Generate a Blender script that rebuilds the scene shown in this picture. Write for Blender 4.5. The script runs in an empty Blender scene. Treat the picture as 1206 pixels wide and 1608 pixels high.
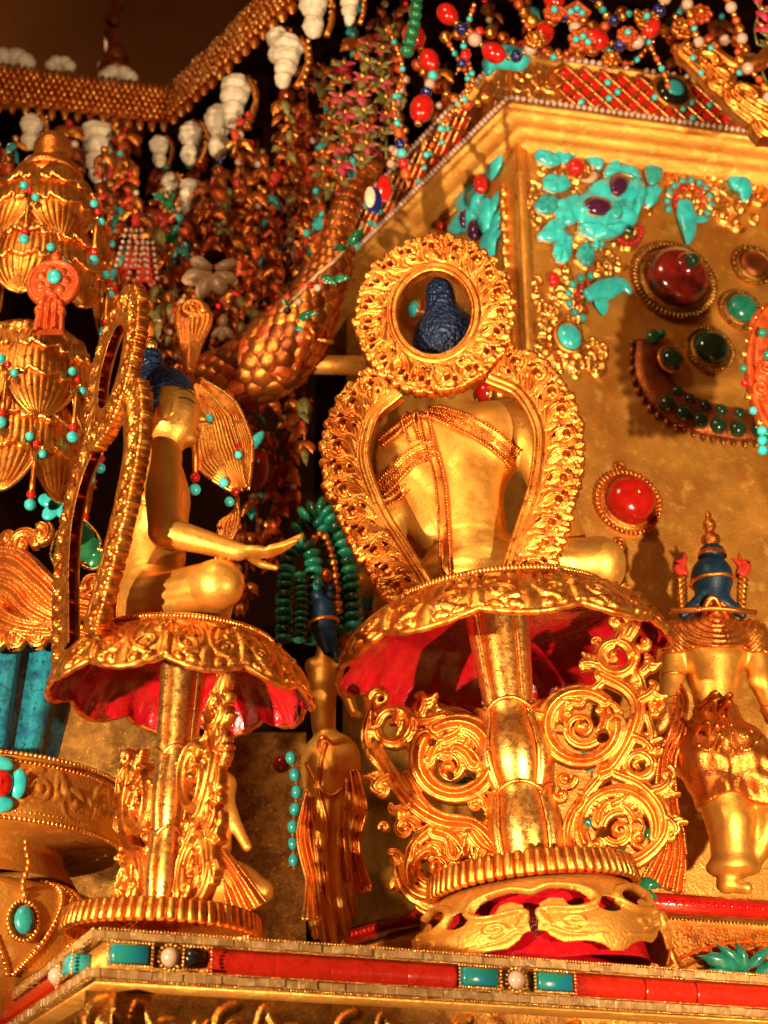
import bpy, math, random
import numpy as np
from mathutils import Vector, Matrix
random.seed(7); RNG = np.random.default_rng(7)
SC = bpy.context.scene; COL = SC.collection
R = math.radians; PI = math.pi

# ------------------------------------------------------------------ camera
CAM = np.array([0, 0, 1.0]); PITCH = R(25); FPX = 804 / math.tan(R(18))     # photo is 1206 x 1608
cd = bpy.data.cameras.new('camera'); cam = bpy.data.objects.new('camera', cd); COL.objects.link(cam)
cam.location = CAM; cam.rotation_euler = (R(90) + PITCH, 0, 0)
cd.sensor_fit = 'VERTICAL'; cd.angle_y = R(36); cd.clip_start = .02; cd.clip_end = 100
cd.dof.use_dof = True; cd.dof.focus_distance = 1.80; cd.dof.aperture_fstop = 4.5
SC.camera = cam
# ------------------------------------------------------------------ world, lamps, exposure
w = bpy.data.worlds.new('World'); SC.world = w; w.use_nodes = True
bg = w.node_tree.nodes['Background']; bg.inputs[0].default_value = (1.0, .38, .11, 1); bg.inputs[1].default_value = .105
def spot(name, loc, aim, watts, size, cone, blend, col):
    l = bpy.data.lights.new(name, 'SPOT'); l.energy = watts; l.shadow_soft_size = size
    l.spot_size = R(cone); l.spot_blend = blend; l.color = col
    o = bpy.data.objects.new(name, l); COL.objects.link(o); o.location = loc
    o.rotation_euler = (Vector(aim) - Vector(loc)).to_track_quat('-Z', 'Y').to_euler(); return o
WARM = (1.0, .765, .48)
spot('altar_spot_lamp', (-1.12, .22, 1.08), (.02, 1.75, 1.90), 320, .022, 58, .8, WARM)
spot('altar_spot_lamp', (.90, .22, .98), (.43, 2.2, 2.05), 300, .022, 58, .8, WARM)
spot('overhead_fill', (-.9, .2, 3.4), (-.1, 1.9, 2.1), 90, .16, 70, .8, (1.0, .68, .38))  # added weak fill from above, not a lamp of the place
l = bpy.data.lights.new('hall_wall_fill', 'POINT'); l.energy = 30; l.color = (1.0, .62, .30); l.shadow_soft_size = .3  # added point light that only brightens the far hall wall
o = bpy.data.objects.new('hall_wall_fill', l); COL.objects.link(o); o.location = (-2.2, 5.2, 6.0)
vs = SC.view_settings; vs.view_transform = 'Standard'; vs.look = 'None'; vs.exposure = 0; vs.gamma = 1; vs.use_curve_mapping = False
SC.cycles.max_bounces = 6; SC.cycles.diffuse_bounces = 3; SC.cycles.glossy_bounces = 4; SC.cycles.use_denoising = True
SC.cycles.caustics_reflective = False; SC.cycles.caustics_refractive = False
SC.cycles.sample_clamp_indirect = 4

# ------------------------------------------------------------------ pixel helpers (photo pixels -> points at a real distance)
FW = np.array([0, math.cos(PITCH), math.sin(PITCH)]); UPV = np.array([0, -math.sin(PITCH), math.cos(PITCH)]); RT = np.array([1., 0, 0])
def ray(px, py): return FW + RT * (px - 603) / FPX + UPV * (804 - py) / FPX
def P(px, py, Y): d = ray(px, py); return CAM + d * (Y / d[1])
def onplane(px, py, p0, n): d = ray(px, py); return CAM + d * (((p0 - CAM) @ n) / (d @ n))
def px_size(p): return float((np.asarray(p) - CAM) @ FW) / FPX

# ------------------------------------------------------------------ materials
def mat(name, col, metal=0., rough=.4, col2=None, nscale=8., nlo=.4, nhi=.65, bump=0., bscale=60., spec=.5, coat=0., sss=0., voro=0., trans=0., rvar=.12, detail=4, col3=None):
    m = bpy.data.materials.new(name); m.use_nodes = True; nt = m.node_tree; N = nt.nodes; L = nt.links
    b = N['Principled BSDF']; b.inputs['Base Color'].default_value = (*col, 1); b.inputs['Metallic'].default_value = metal
    b.inputs['Roughness'].default_value = rough; b.inputs['Specular IOR Level'].default_value = spec
    b.inputs['Coat Weight'].default_value = coat; b.inputs['Coat Roughness'].default_value = .12
    if trans: b.inputs['Transmission Weight'].default_value = trans
    if sss: b.inputs['Subsurface Weight'].default_value = sss; b.inputs['Subsurface Scale'].default_value = .004; b.inputs['Subsurface Radius'].default_value = (1, .5, .3)
    tc = N.new('ShaderNodeNewGeometry'); oi = N.new('ShaderNodeObjectInfo')
    va = N.new('ShaderNodeVectorMath'); va.operation = 'ADD'; L.new(tc.outputs['Position'], va.inputs[0]); L.new(oi.outputs['Random'], va.inputs[1])
    co = va.outputs[0]
    def noise(sc, det):
        n = N.new('ShaderNodeTexNoise'); n.inputs['Scale'].default_value = sc; n.inputs['Detail'].default_value = det; n.inputs['Roughness'].default_value = .62
        L.new(co, n.inputs['Vector']); return n.outputs['Fac']
    def ramp(fac, lo, hi):
        r = N.new('ShaderNodeMapRange'); r.inputs[1].default_value = lo; r.inputs[2].default_value = hi; r.clamp = True; L.new(fac, r.inputs[0]); return r.outputs[0]
    if col2:
        mx = N.new('ShaderNodeMix'); mx.data_type = 'RGBA'; L.new(ramp(noise(nscale, detail), nlo, nhi), mx.inputs[0])
        mx.inputs[6].default_value = (*col, 1); mx.inputs[7].default_value = (*col2, 1); out = mx.outputs[2]
        if col3:
            m2 = N.new('ShaderNodeMix'); m2.data_type = 'RGBA'; L.new(ramp(noise(nscale * 3.1, 5), .54, .66), m2.inputs[0])
            L.new(out, m2.inputs[6]); m2.inputs[7].default_value = (*col3, 1); out = m2.outputs[2]
        L.new(out, b.inputs['Base Color'])
    if rvar:
        r = N.new('ShaderNodeMapRange'); r.inputs[3].default_value = max(.03, rough - rvar); r.inputs[4].default_value = min(1, rough + rvar); r.inputs[1].default_value = .3; r.inputs[2].default_value = .7
        L.new(noise(nscale * 4, 3), r.inputs[0]); L.new(r.outputs[0], b.inputs['Roughness'])
    if bump:
        if voro:
            v = N.new('ShaderNodeTexVoronoi'); v.inputs['Scale'].default_value = voro; L.new(co, v.inputs['Vector']); hs = v.outputs['Distance']
            iv = N.new('ShaderNodeMath'); iv.operation = 'MULTIPLY'; iv.inputs[1].default_value = -1; L.new(hs, iv.inputs[0]); hs = iv.outputs[0]
        else: hs = noise(bscale, 3)
        bp = N.new('ShaderNodeBump'); bp.inputs['Strength'].default_value = bump; bp.inputs['Distance'].default_value = .004
        L.new(hs, bp.inputs['Height']); L.new(bp.outputs[0], b.inputs['Normal'])
    return m
M = dict(
 gold=mat('gilt_gold', (.95, .41, .075), .95, .37, (.70, .195, .026), 34, .40, .60, .18, 420, col3=(.44, .10, .018)),
 goldw=mat('gilt_wall', (.82, .37, .06), .66, .41, (.58, .21, .028), 14, .36, .66, .32, 260, rvar=.14, col3=(.90, .46, .09)),
 golds=mat('gilt_skin', (.92, .45, .08), .80, .45, (.78, .33, .045), 22, .4, .65, .14, 320),
 goldl=mat('gilt_light', (1.0, .52, .13), .96, .31, (.92, .36, .06), 40, .42, .62, .16, 480),
 copper=mat('copper_gilt', (.82, .27, .045), .88, .32, (.60, .15, .025), 30, .4, .62, .30, 300),
 copperd=mat('copper_dark', (.42, .11, .022), .8, .36, (.22, .05, .012), 30, .4, .62, .3, 300),
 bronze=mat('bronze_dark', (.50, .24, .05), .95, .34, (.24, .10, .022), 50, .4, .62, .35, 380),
 red=mat('red_lacquer', (.52, .004, .012), 0, .22, (.36, .003, .008), 40, .4, .6, .35, 160, coat=.5),
 coral=mat('coral', (.50, .016, .005), 0, .20, (.38, .009, .004), 90, .5, .66, .05, 300, coat=.4, col3=(.54, .028, .009)),
 coralg=mat('coral_bead', (.58, .012, .007), 0, .15, (.44, .007, .005), 60, .4, .6, 0, coat=.5),
 turq=mat('turquoise', (.035, .40, .37), 0, .28, (.02, .28, .28), 110, .42, .66, .06, 260, coat=.3, col3=(.03, .20, .17)),
 turqb=mat('turquoise_bright', (.05, .60, .60), 0, .22, (.02, .46, .50), 70, .4, .62, .06, 200, coat=.4, col3=(.07, .42, .36)),
 turqd=mat('turquoise_slab', (.008, .19, .28), 0, .22, (.014, .20, .15), 60, .46, .56, .03, 200, coat=.3),
 glaze=mat('turquoise_glaze', (.02, .27, .36), 0, .2, (.008, .12, .22), 60, .45, .60, .15, 120, coat=.6, col3=(.005, .05, .07)),
 pearl=mat('pearl', (.60, .37, .28), .0, .18, (.54, .32, .20), 40, .4, .6, 0, coat=.6, sss=.1),
 shell=mat('mother_of_pearl', (.46, .25, .085), 0, .28, (.26, .12, .035), 55, .38, .64, .1, 300, coat=.4, col3=(.58, .40, .20)),
 white=mat('white_shell', (.78, .66, .48), 0, .5, (.60, .44, .28), 80, .45, .65, .35, 260, sss=.1),
 blue=mat('hair_blue', (.005, .018, .060), 0, .45, (.003, .011, .038), 120, .4, .6, .9, 60, spec=.4, voro=170.),
 bluep=mat('hair_blue_plain', (.005, .030, .065), 0, .42, (.003, .018, .045), 90, .4, .6, .2, 160, spec=.35),
 lapis=mat('lapis', (.010, .016, .14), 0, .2, (.005, .008, .07), 120, .4, .6, 0, coat=.5),
 garnet=mat('garnet', (.05, .004, .012), 0, .1, None, coat=.6),
 onyx=mat('onyx', (.012, .010, .008), 0, .15, None, coat=.4),
 amber=mat('amber_ball', (.22, .010, .006), 0, .12, (.09, .004, .004), 30, .4, .65, 0, coat=.8, sss=.1),
 jade=mat('green_jade', (.010, .17, .065), 0, .2, (.008, .10, .04), 90, .4, .62, .04, 160, coat=.4),
 jaded=mat('dark_jade', (.008, .055, .022), 0, .14, (.006, .03, .014), 90, .4, .62, 0, coat=.5),
 malach=mat('malachite', (.016, .25, .155), 0, .25, (.010, .16, .11), 90, .4, .62, .05, 160, coat=.3),
 cream=mat('cream_stone', (.60, .37, .20), 0, .35, (.44, .23, .11), 90, .4, .62, .12, 200),
 pink=mat('pink_petal', (.46, .07, .07), 0, .45, (.34, .035, .035), 90, .4, .62, .1, 200),
 pinkb=mat('pink_bright', (.60, .045, .10), 0, .42, (.46, .02, .05), 90, .4, .62, .1, 200),
 leafo=mat('olive_leaf', (.24, .19, .045), .1, .45, (.14, .11, .025), 90, .4, .62, .1, 200),
 orange=mat('orange_enamel', (.72, .12, .02), .45, .30, (.52, .065, .012), 60, .4, .62, .3, 300),
 flame=mat('red_flame', (.62, .04, .015), 0, .4, (.46, .022, .010), 60, .4, .62, .15, 200),
 black=mat('dark_recess', (.014, .004, .002), 0, .9, None, rvar=0, spec=0.),  # deep shade behind the altar put into colour; also the blossom's dark heart
 hall=mat('hall_plaster', (.20, .085, .022), 0, .85, (.12, .045, .016), .8, .35, .65, 0, rvar=0, spec=.1),
 ink=mat('ink_line', (.02, .012, .01), 0, .5, None, rvar=0),
 lip=mat('lip_red', (.5, .05, .03), 0, .4, None, rvar=0),
 violet=mat('violet_stone', (.06, .010, .04), 0, .12, None, coat=.6),
)
# ------------------------------------------------------------------ object helpers
def mesh_np(name, V, faces_list):
    """faces_list: arrays of shape (n,3) or (n,4)"""
    me = bpy.data.meshes.new(name); V = np.asarray(V, np.float32); me.vertices.add(len(V)); me.vertices.foreach_set('co', V.ravel())
    fl = [np.asarray(f, np.int32) for f in faces_list if len(f)]
    idx = np.concatenate([f.ravel() for f in fl]); tot = np.concatenate([np.full(len(f), f.shape[1], np.int32) for f in fl])
    st = np.concatenate([[0], np.cumsum(tot)[:-1]]).astype(np.int32)
    me.loops.add(len(idx)); me.loops.foreach_set('vertex_index', idx); me.polygons.add(len(tot))
    me.polygons.foreach_set('loop_start', st); me.polygons.foreach_set('use_smooth', np.ones(len(tot), bool))
    me.update(calc_edges=True); me.validate(); return me
def link(name, me, m, parent=None, M4=None):
    if m is not None and len(me.materials) == 0: me.materials.append(M[m] if isinstance(m, str) else m)
    o = bpy.data.objects.new(name, me); COL.objects.link(o)
    if parent is not None: o.parent = parent
    if M4 is not None: o.matrix_local = M4
    return o
def tag(o, label=None, cat=None, group=None, kind=None):
    for k, v in (('label', label), ('category', cat), ('group', group), ('kind', kind)):
        if v: o[k] = v
    return o
def thing(name, label, cat, M4=None, group=None, kind=None):
    o = bpy.data.objects.new(name, None); o.empty_display_size = .02; COL.objects.link(o)
    if M4 is not None: o.matrix_world = M4
    return tag(o, label, cat, group, kind)
def frame(o, x, y, z, s=1.0):
    m = Matrix.Identity(4)
    for c, v in enumerate((x, y, z)):
        for r in range(3): m[r][c] = v[r] * s
    for r in range(3): m[r][3] = o[r]
    return m
def unit(v): v = np.asarray(v, float); return v / np.linalg.norm(v)
def T(x, y=None, z=None):
    if y is None: x, y, z = x
    return Matrix.Translation((float(x), float(y), float(z)))
def RS(rx=0, ry=0, rz=0, s=1.0):
    m = Matrix.Rotation(rz, 4, 'Z') @ Matrix.Rotation(ry, 4, 'Y') @ Matrix.Rotation(rx, 4, 'X')
    return m @ (Matrix.Scale(s, 4) if not hasattr(s, '__len__') else Matrix.Diagonal((*s, 1)))

class MB:                                                     # collects shapes into ONE mesh
    def __init__(s): s.v = []; s.q = []; s.t = []; s.n = 0
    def add(s, V, q=(), t=()):
        V = np.asarray(V, float); s.v.append(V)
        if len(q): s.q.append(np.asarray(q) + s.n)
        if len(t): s.t.append(np.asarray(t) + s.n)
        s.n += len(V); return s
    def mesh(s, name): 
        f = []
        if s.q: f.append(np.concatenate(s.q))
        if s.t: f.append(np.concatenate(s.t))
        return mesh_np(name, np.concatenate(s.v), f)
    def build(s, name, m, parent=None, M4=None): return link(name, s.mesh(name), m, parent, M4)
    def tube(s, pts, r, n=8, flat=1.0, upv=(0, 0, 1), closed=False):
        p = np.asarray(pts, float); k = len(p); r = np.broadcast_to(np.asarray(r, float), (k,))
        if closed: tg = np.roll(p, -1, 0) - np.roll(p, 1, 0)
        else: tg = np.gradient(p, axis=0)
        tg /= np.linalg.norm(tg, axis=1)[:, None] + 1e-12
        u = np.asarray(upv, float)[None] - tg * (tg @ np.asarray(upv, float))[:, None]
        bad = np.linalg.norm(u, axis=1) < .05
        if bad.any(): u[bad] = np.cross(tg[bad], [1, .3, 0])
        u /= np.linalg.norm(u, axis=1)[:, None]; b = np.cross(tg, u)
        a = np.linspace(0, 2 * PI, n, endpoint=False)
        V = p[:, None] + r[:, None, None] * (b[:, None] * np.cos(a)[None, :, None] + flat * u[:, None] * np.sin(a)[None, :, None])
        V = V.reshape(-1, 3); i = np.arange(k if closed else k - 1)[:, None]; j = np.arange(n)[None]
        i2 = (i + 1) % k; j2 = (j + 1) % n
        q = np.stack([i * n + j, i * n + j2, i2 * n + j2, i2 * n + j], -1).reshape(-1, 4)
        if closed: return s.add(V, q)
        V = np.concatenate([V, p[:1], p[-1:]]); jj = np.arange(n); j3 = (jj + 1) % n
        t = np.concatenate([np.stack([np.full(n, k * n), j3, jj], -1), np.stack([np.full(n, k * n + 1), (k - 1) * n + jj, (k - 1) * n + j3], -1)])
        return s.add(V, q, t)
    def lathe(s, prof, n=24, lobes=None, M4=None, a0=0, a1=2 * PI):
        pr = np.asarray(prof, float); k = len(pr); full = abs(a1 - a0 - 2 * PI) < 1e-6
        a = np.linspace(a0, a1, n, endpoint=not full); f = np.ones((k, n)) if lobes is None else lobes(np.arange(k)[:, None] / (k - 1), a[None])
        rr = pr[:, :1] * f
        V = np.stack([rr * np.cos(a), rr * np.sin(a), np.broadcast_to(pr[:, 1:2], rr.shape)], -1).reshape(-1, 3)
        i = np.arange(k - 1)[:, None]; j = np.arange(n if full else n - 1)[None]; j2 = (j + 1) % n
        q = np.stack([i * n + j, i * n + j2, (i + 1) * n + j2, (i + 1) * n + j], -1).reshape(-1, 4)
        if M4 is not None: V = xf(V, M4)
        return s.add(V, q)
    def ball(s, c, r, n=8, M4=None):
        a = np.linspace(-PI / 2, PI / 2, n // 2 + 2)
        r3 = np.broadcast_to(np.asarray(r, float), (3,)); b = MB(); b.lathe(np.stack([np.cos(a), np.sin(a)], -1), n)
        V = b.v[0] * r3
        if M4 is not None: V = xf(V, M4)
        return s.add(V + np.asarray(c), b.q[0])
    def box(s, x0, x1, y0, y1, z0, z1, bev=0, M4=None):
        if bev:
            a = np.array([(x, y, z) for x in (x0, x1) for y in (y0, y1) for z in (z0, z1)], float)
            V = []; c = a.mean(0)
            for p in a:
                for ax in range(3):
                    g = p - np.sign(p - c) * bev; g[ax] = p[ax]; V.append(g)
            I = lambda i, j, k, ax: (i * 4 + j * 2 + k) * 3 + ax
            q = []; t = []
            for ax in range(3):
                for e in (0, 1):
                    o = [x for x in range(3) if x != ax]; f = []
                    for u, v in ((0, 0), (1, 0), (1, 1), (0, 1)):
                        g = [0, 0, 0]; g[ax] = e; g[o[0]] = u; g[o[1]] = v; f.append(I(*g, ax))
                    if (e == 1) != (ax != 1): f = f[::-1]
                    q.append(f)
            for ax in range(3):
                o = [x for x in range(3) if x != ax]
                for u in (0, 1):
                    for v in (0, 1):
                        g0 = [0, 0, 0]; g0[o[0]] = u; g0[o[1]] = v; g1 = list(g0); g1[ax] = 1
                        q.append([I(*g0, o[0]), I(*g1, o[0]), I(*g1, o[1]), I(*g0, o[1])])
            for i in (0, 1):
                for j in (0, 1):
                    for k in (0, 1): t.append([I(i, j, k, 0), I(i, j, k, 1), I(i, j, k, 2)])
            V = np.array(V); q = np.array(q); t = np.array(t)
            def fix(f):
                n = np.cross(V[f[:, 1]] - V[f[:, 0]], V[f[:, 2]] - V[f[:, 0]]); d = ((V[f].mean(1) - c) * n).sum(1); f[d < 0] = f[d < 0][:, ::-1]; return f
            if M4 is not None: return s.add(xf(V, M4), fix(q), fix(t))
            return s.add(V, fix(q), fix(t))
        V = np.array([(x, y, z) for x in (x0, x1) for y in (y0, y1) for z in (z0, z1)], float)
        q = [[0, 1, 3, 2], [4, 6, 7, 5], [0, 4, 5, 1], [2, 3, 7, 6], [0, 2, 6, 4], [1, 5, 7, 3]]
        if M4 is not None: V = xf(V, M4)
        return s.add(V, q)
    def grid(s, A, closed_u=False, closed_v=False):           # A (n,m,3)
        n, m = A.shape[:2]; i = np.arange(n if closed_u else n - 1)[:, None]; j = np.arange(m if closed_v else m - 1)[None]
        i2 = (i + 1) % n; j2 = (j + 1) % m
        return s.add(A.reshape(-1, 3), np.stack([i * m + j, i2 * m + j, i2 * m + j2, i * m + j2], -1).reshape(-1, 4))
def xf(V, M4):
    A = np.array(M4); return np.asarray(V) @ A[:3, :3].T + A[:3, 3]
def crv(pts, n=24):                                           # Catmull-Rom through points
    p = np.asarray(pts, float); p = np.concatenate([2 * p[:1] - p[1:2], p, 2 * p[-1:] - p[-2:-1]]); k = len(p) - 3
    t = np.linspace(0, k - 1e-6, n); i = t.astype(int); f = (t - i)[:, None]
    a, b, c, d = p[i], p[i + 1], p[i + 2], p[i + 3]
    return .5 * ((2 * b) + (c - a) * f + (2 * a - 5 * b + 4 * c - d) * f ** 2 + (3 * b - a - 3 * c + d) * f ** 3)
def spiral(cx, cy, r0, r1, a0, turns, n=None, sy=1.0):        # from outer r0 at angle a0 (deg) inwards
    n = n or int(12 + abs(turns) * 18); t = np.linspace(0, 1, n); a = R(a0) + 2 * PI * turns * t; r = r0 + (r1 - r0) * t ** .85
    return np.stack([cx + r * np.cos(a), cy + r * np.sin(a) * sy], -1)

# ------------------------------------------------------------------ carved relief: rounded strokes on a grid, pierced where nothing is
class Relief:
    def __init__(s, x0, x1, y0, y1, res, plate=None):
        nx = int((x1 - x0) / res) + 1; ny = int((y1 - y0) / res) + 1; s.res = res
        s.x = np.linspace(x0, x1, nx); s.y = np.linspace(y0, y1, ny); s.X, s.Y = np.meshgrid(s.x, s.y, indexing='ij')
        s.F = np.full(s.X.shape, -1e3); s.H = np.zeros(s.X.shape)
        if plate is not None: s.F[:] = 1e3; s.H[:] = plate
    def _win(s, lo, hi):
        i0, i1 = np.searchsorted(s.x, [lo[0], hi[0]]); j0, j1 = np.searchsorted(s.y, [lo[1], hi[1]])
        return slice(max(i0 - 1, 0), i1 + 1), slice(max(j0 - 1, 0), j1 + 1)
    def stroke(s, pts, r, hgt=1.0, base=0., groove=0., ng=2.0, rim=0.):
        p = np.atleast_2d(np.asarray(pts, float)); r = np.broadcast_to(np.asarray(r, float), (len(p),)); m = r.max() + 2 * s.res
        w = s._win(p.min(0) - m, p.max(0) + m); X, Y = s.X[w], s.Y[w]
        if X.size == 0: return s
        Q = np.full(X.shape, 1e3); RR = np.full(X.shape, r[0])
        if len(p) == 1: Q = np.hypot(X - p[0, 0], Y - p[0, 1]) / r[0]
        for i in range(len(p) - 1):
            a, b = p[i], p[i + 1]; mm = max(r[i], r[i + 1]) + 2 * s.res
            ix = slice(*np.searchsorted(X[:, 0], [min(a[0], b[0]) - mm, max(a[0], b[0]) + mm])); iy = slice(*np.searchsorted(Y[0], [min(a[1], b[1]) - mm, max(a[1], b[1]) + mm]))
            XX, YY = X[ix, iy], Y[ix, iy]
            if XX.size == 0: continue
            d = b - a; L2 = d @ d + 1e-12; t = np.clip(((XX - a[0]) * d[0] + (YY - a[1]) * d[1]) / L2, 0, 1)
            rr = r[i] + (r[i + 1] - r[i]) * t; q = np.hypot(XX - a[0] - t * d[0], YY - a[1] - t * d[1]) / rr
            c = q < Q[ix, iy]; Q[ix, iy] = np.where(c, q, Q[ix, iy]); RR[ix, iy] = np.where(c, rr, RR[ix, iy])
        s.F[w] = np.maximum(s.F[w], (1 - Q) * RR)
        pr = np.sqrt(np.clip(1 - Q * Q, 0, 1))
        if groove: pr = pr * (1 - groove * (.5 - .5 * np.cos(2 * PI * ng * Q)) * (Q < 1))
        if rim: pr = pr * (1 - rim * np.clip(1 - (Q / .72) ** 4, 0, 1))
        h = np.where(Q < 1, base + hgt * RR * pr, -1e3); s.H[w] = np.maximum(s.H[w], h); return s
    def ball(s, x, y, r, hgt=1.0, base=0.): return s.stroke([(x, y)], r, hgt, base)
    def hole(s, pts, r):
        p = np.atleast_2d(np.asarray(pts, float)); r = np.broadcast_to(np.asarray(r, float), (len(p),)); D = np.full(s.X.shape, 1e3)
        if len(p) == 1: D = np.hypot(s.X - p[0, 0], s.Y - p[0, 1]) - r[0]
        for i in range(len(p) - 1):
            a, b = p[i], p[i + 1]; d = b - a; t = np.clip(((s.X - a[0]) * d[0] + (s.Y - a[1]) * d[1]) / (d @ d + 1e-12), 0, 1)
            D = np.minimum(D, np.hypot(s.X - a[0] - t * d[0], s.Y - a[1] - t * d[1]) - (r[i] + (r[i + 1] - r[i]) * t))
        s.F = np.minimum(s.F, D); return s
    def mesh(s, name, fn, back=None, wrap=False):
        """fn(X,Y,H)->xyz ; back: None (sheet) or thickness factor for a closed double-sided casting"""
        X, Y, H, F = s.X.copy(), s.Y.copy(), s.H.copy(), s.F; ins = F > 0
        nx, ny = F.shape; cell = ins[:-1, :-1] | ins[1:, :-1] | ins[1:, 1:] | ins[:-1, 1:]
        Fc = np.clip(F, -4 * s.res, 4 * s.res); gx, gy = np.gradient(Fc, s.x[1] - s.x[0], s.y[1] - s.y[0]); g2 = np.maximum(gx * gx + gy * gy, .15)
        step = np.clip(-F, 0, 1.6 * s.res); out = ~ins
        X[out] += (gx * step / g2)[out]; Y[out] += (gy * step / g2)[out]; H[out] = 0
        id_ = np.arange(nx * ny).reshape(nx, ny); ci = np.argwhere(cell); i, j = ci[:, 0], ci[:, 1]
        q = np.stack([id_[i, j], id_[i + 1, j], id_[i + 1, j + 1], id_[i, j + 1]], -1)
        V = np.stack(fn(X, Y, H), -1).reshape(-1, 3); used = np.zeros(len(V), bool); used[q] = True
        if back is not None:
            Hb = np.where(ins, -back - .25 * np.minimum(H, 3 * s.res), 0); Vb = np.stack(fn(X, Y, Hb), -1).reshape(-1, 3)
            inb = ins.ravel() ; mp = np.arange(len(V)); bi = np.where(inb & used)[0]; mp[bi] = len(V) + np.arange(len(bi))
            qb = mp[q][:, ::-1]; V = np.concatenate([V, Vb[bi]]); used = np.concatenate([used, np.ones(len(bi), bool)]); q = np.concatenate([q, qb])
        mp = np.cumsum(used) - 1
        return mesh_np(name, V[used], [mp[q]])
flat_map = lambda k=1.0: (lambda X, Y, H: (X * k, -H * k, Y * k))     # x right, z up, relief towards -y

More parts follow.
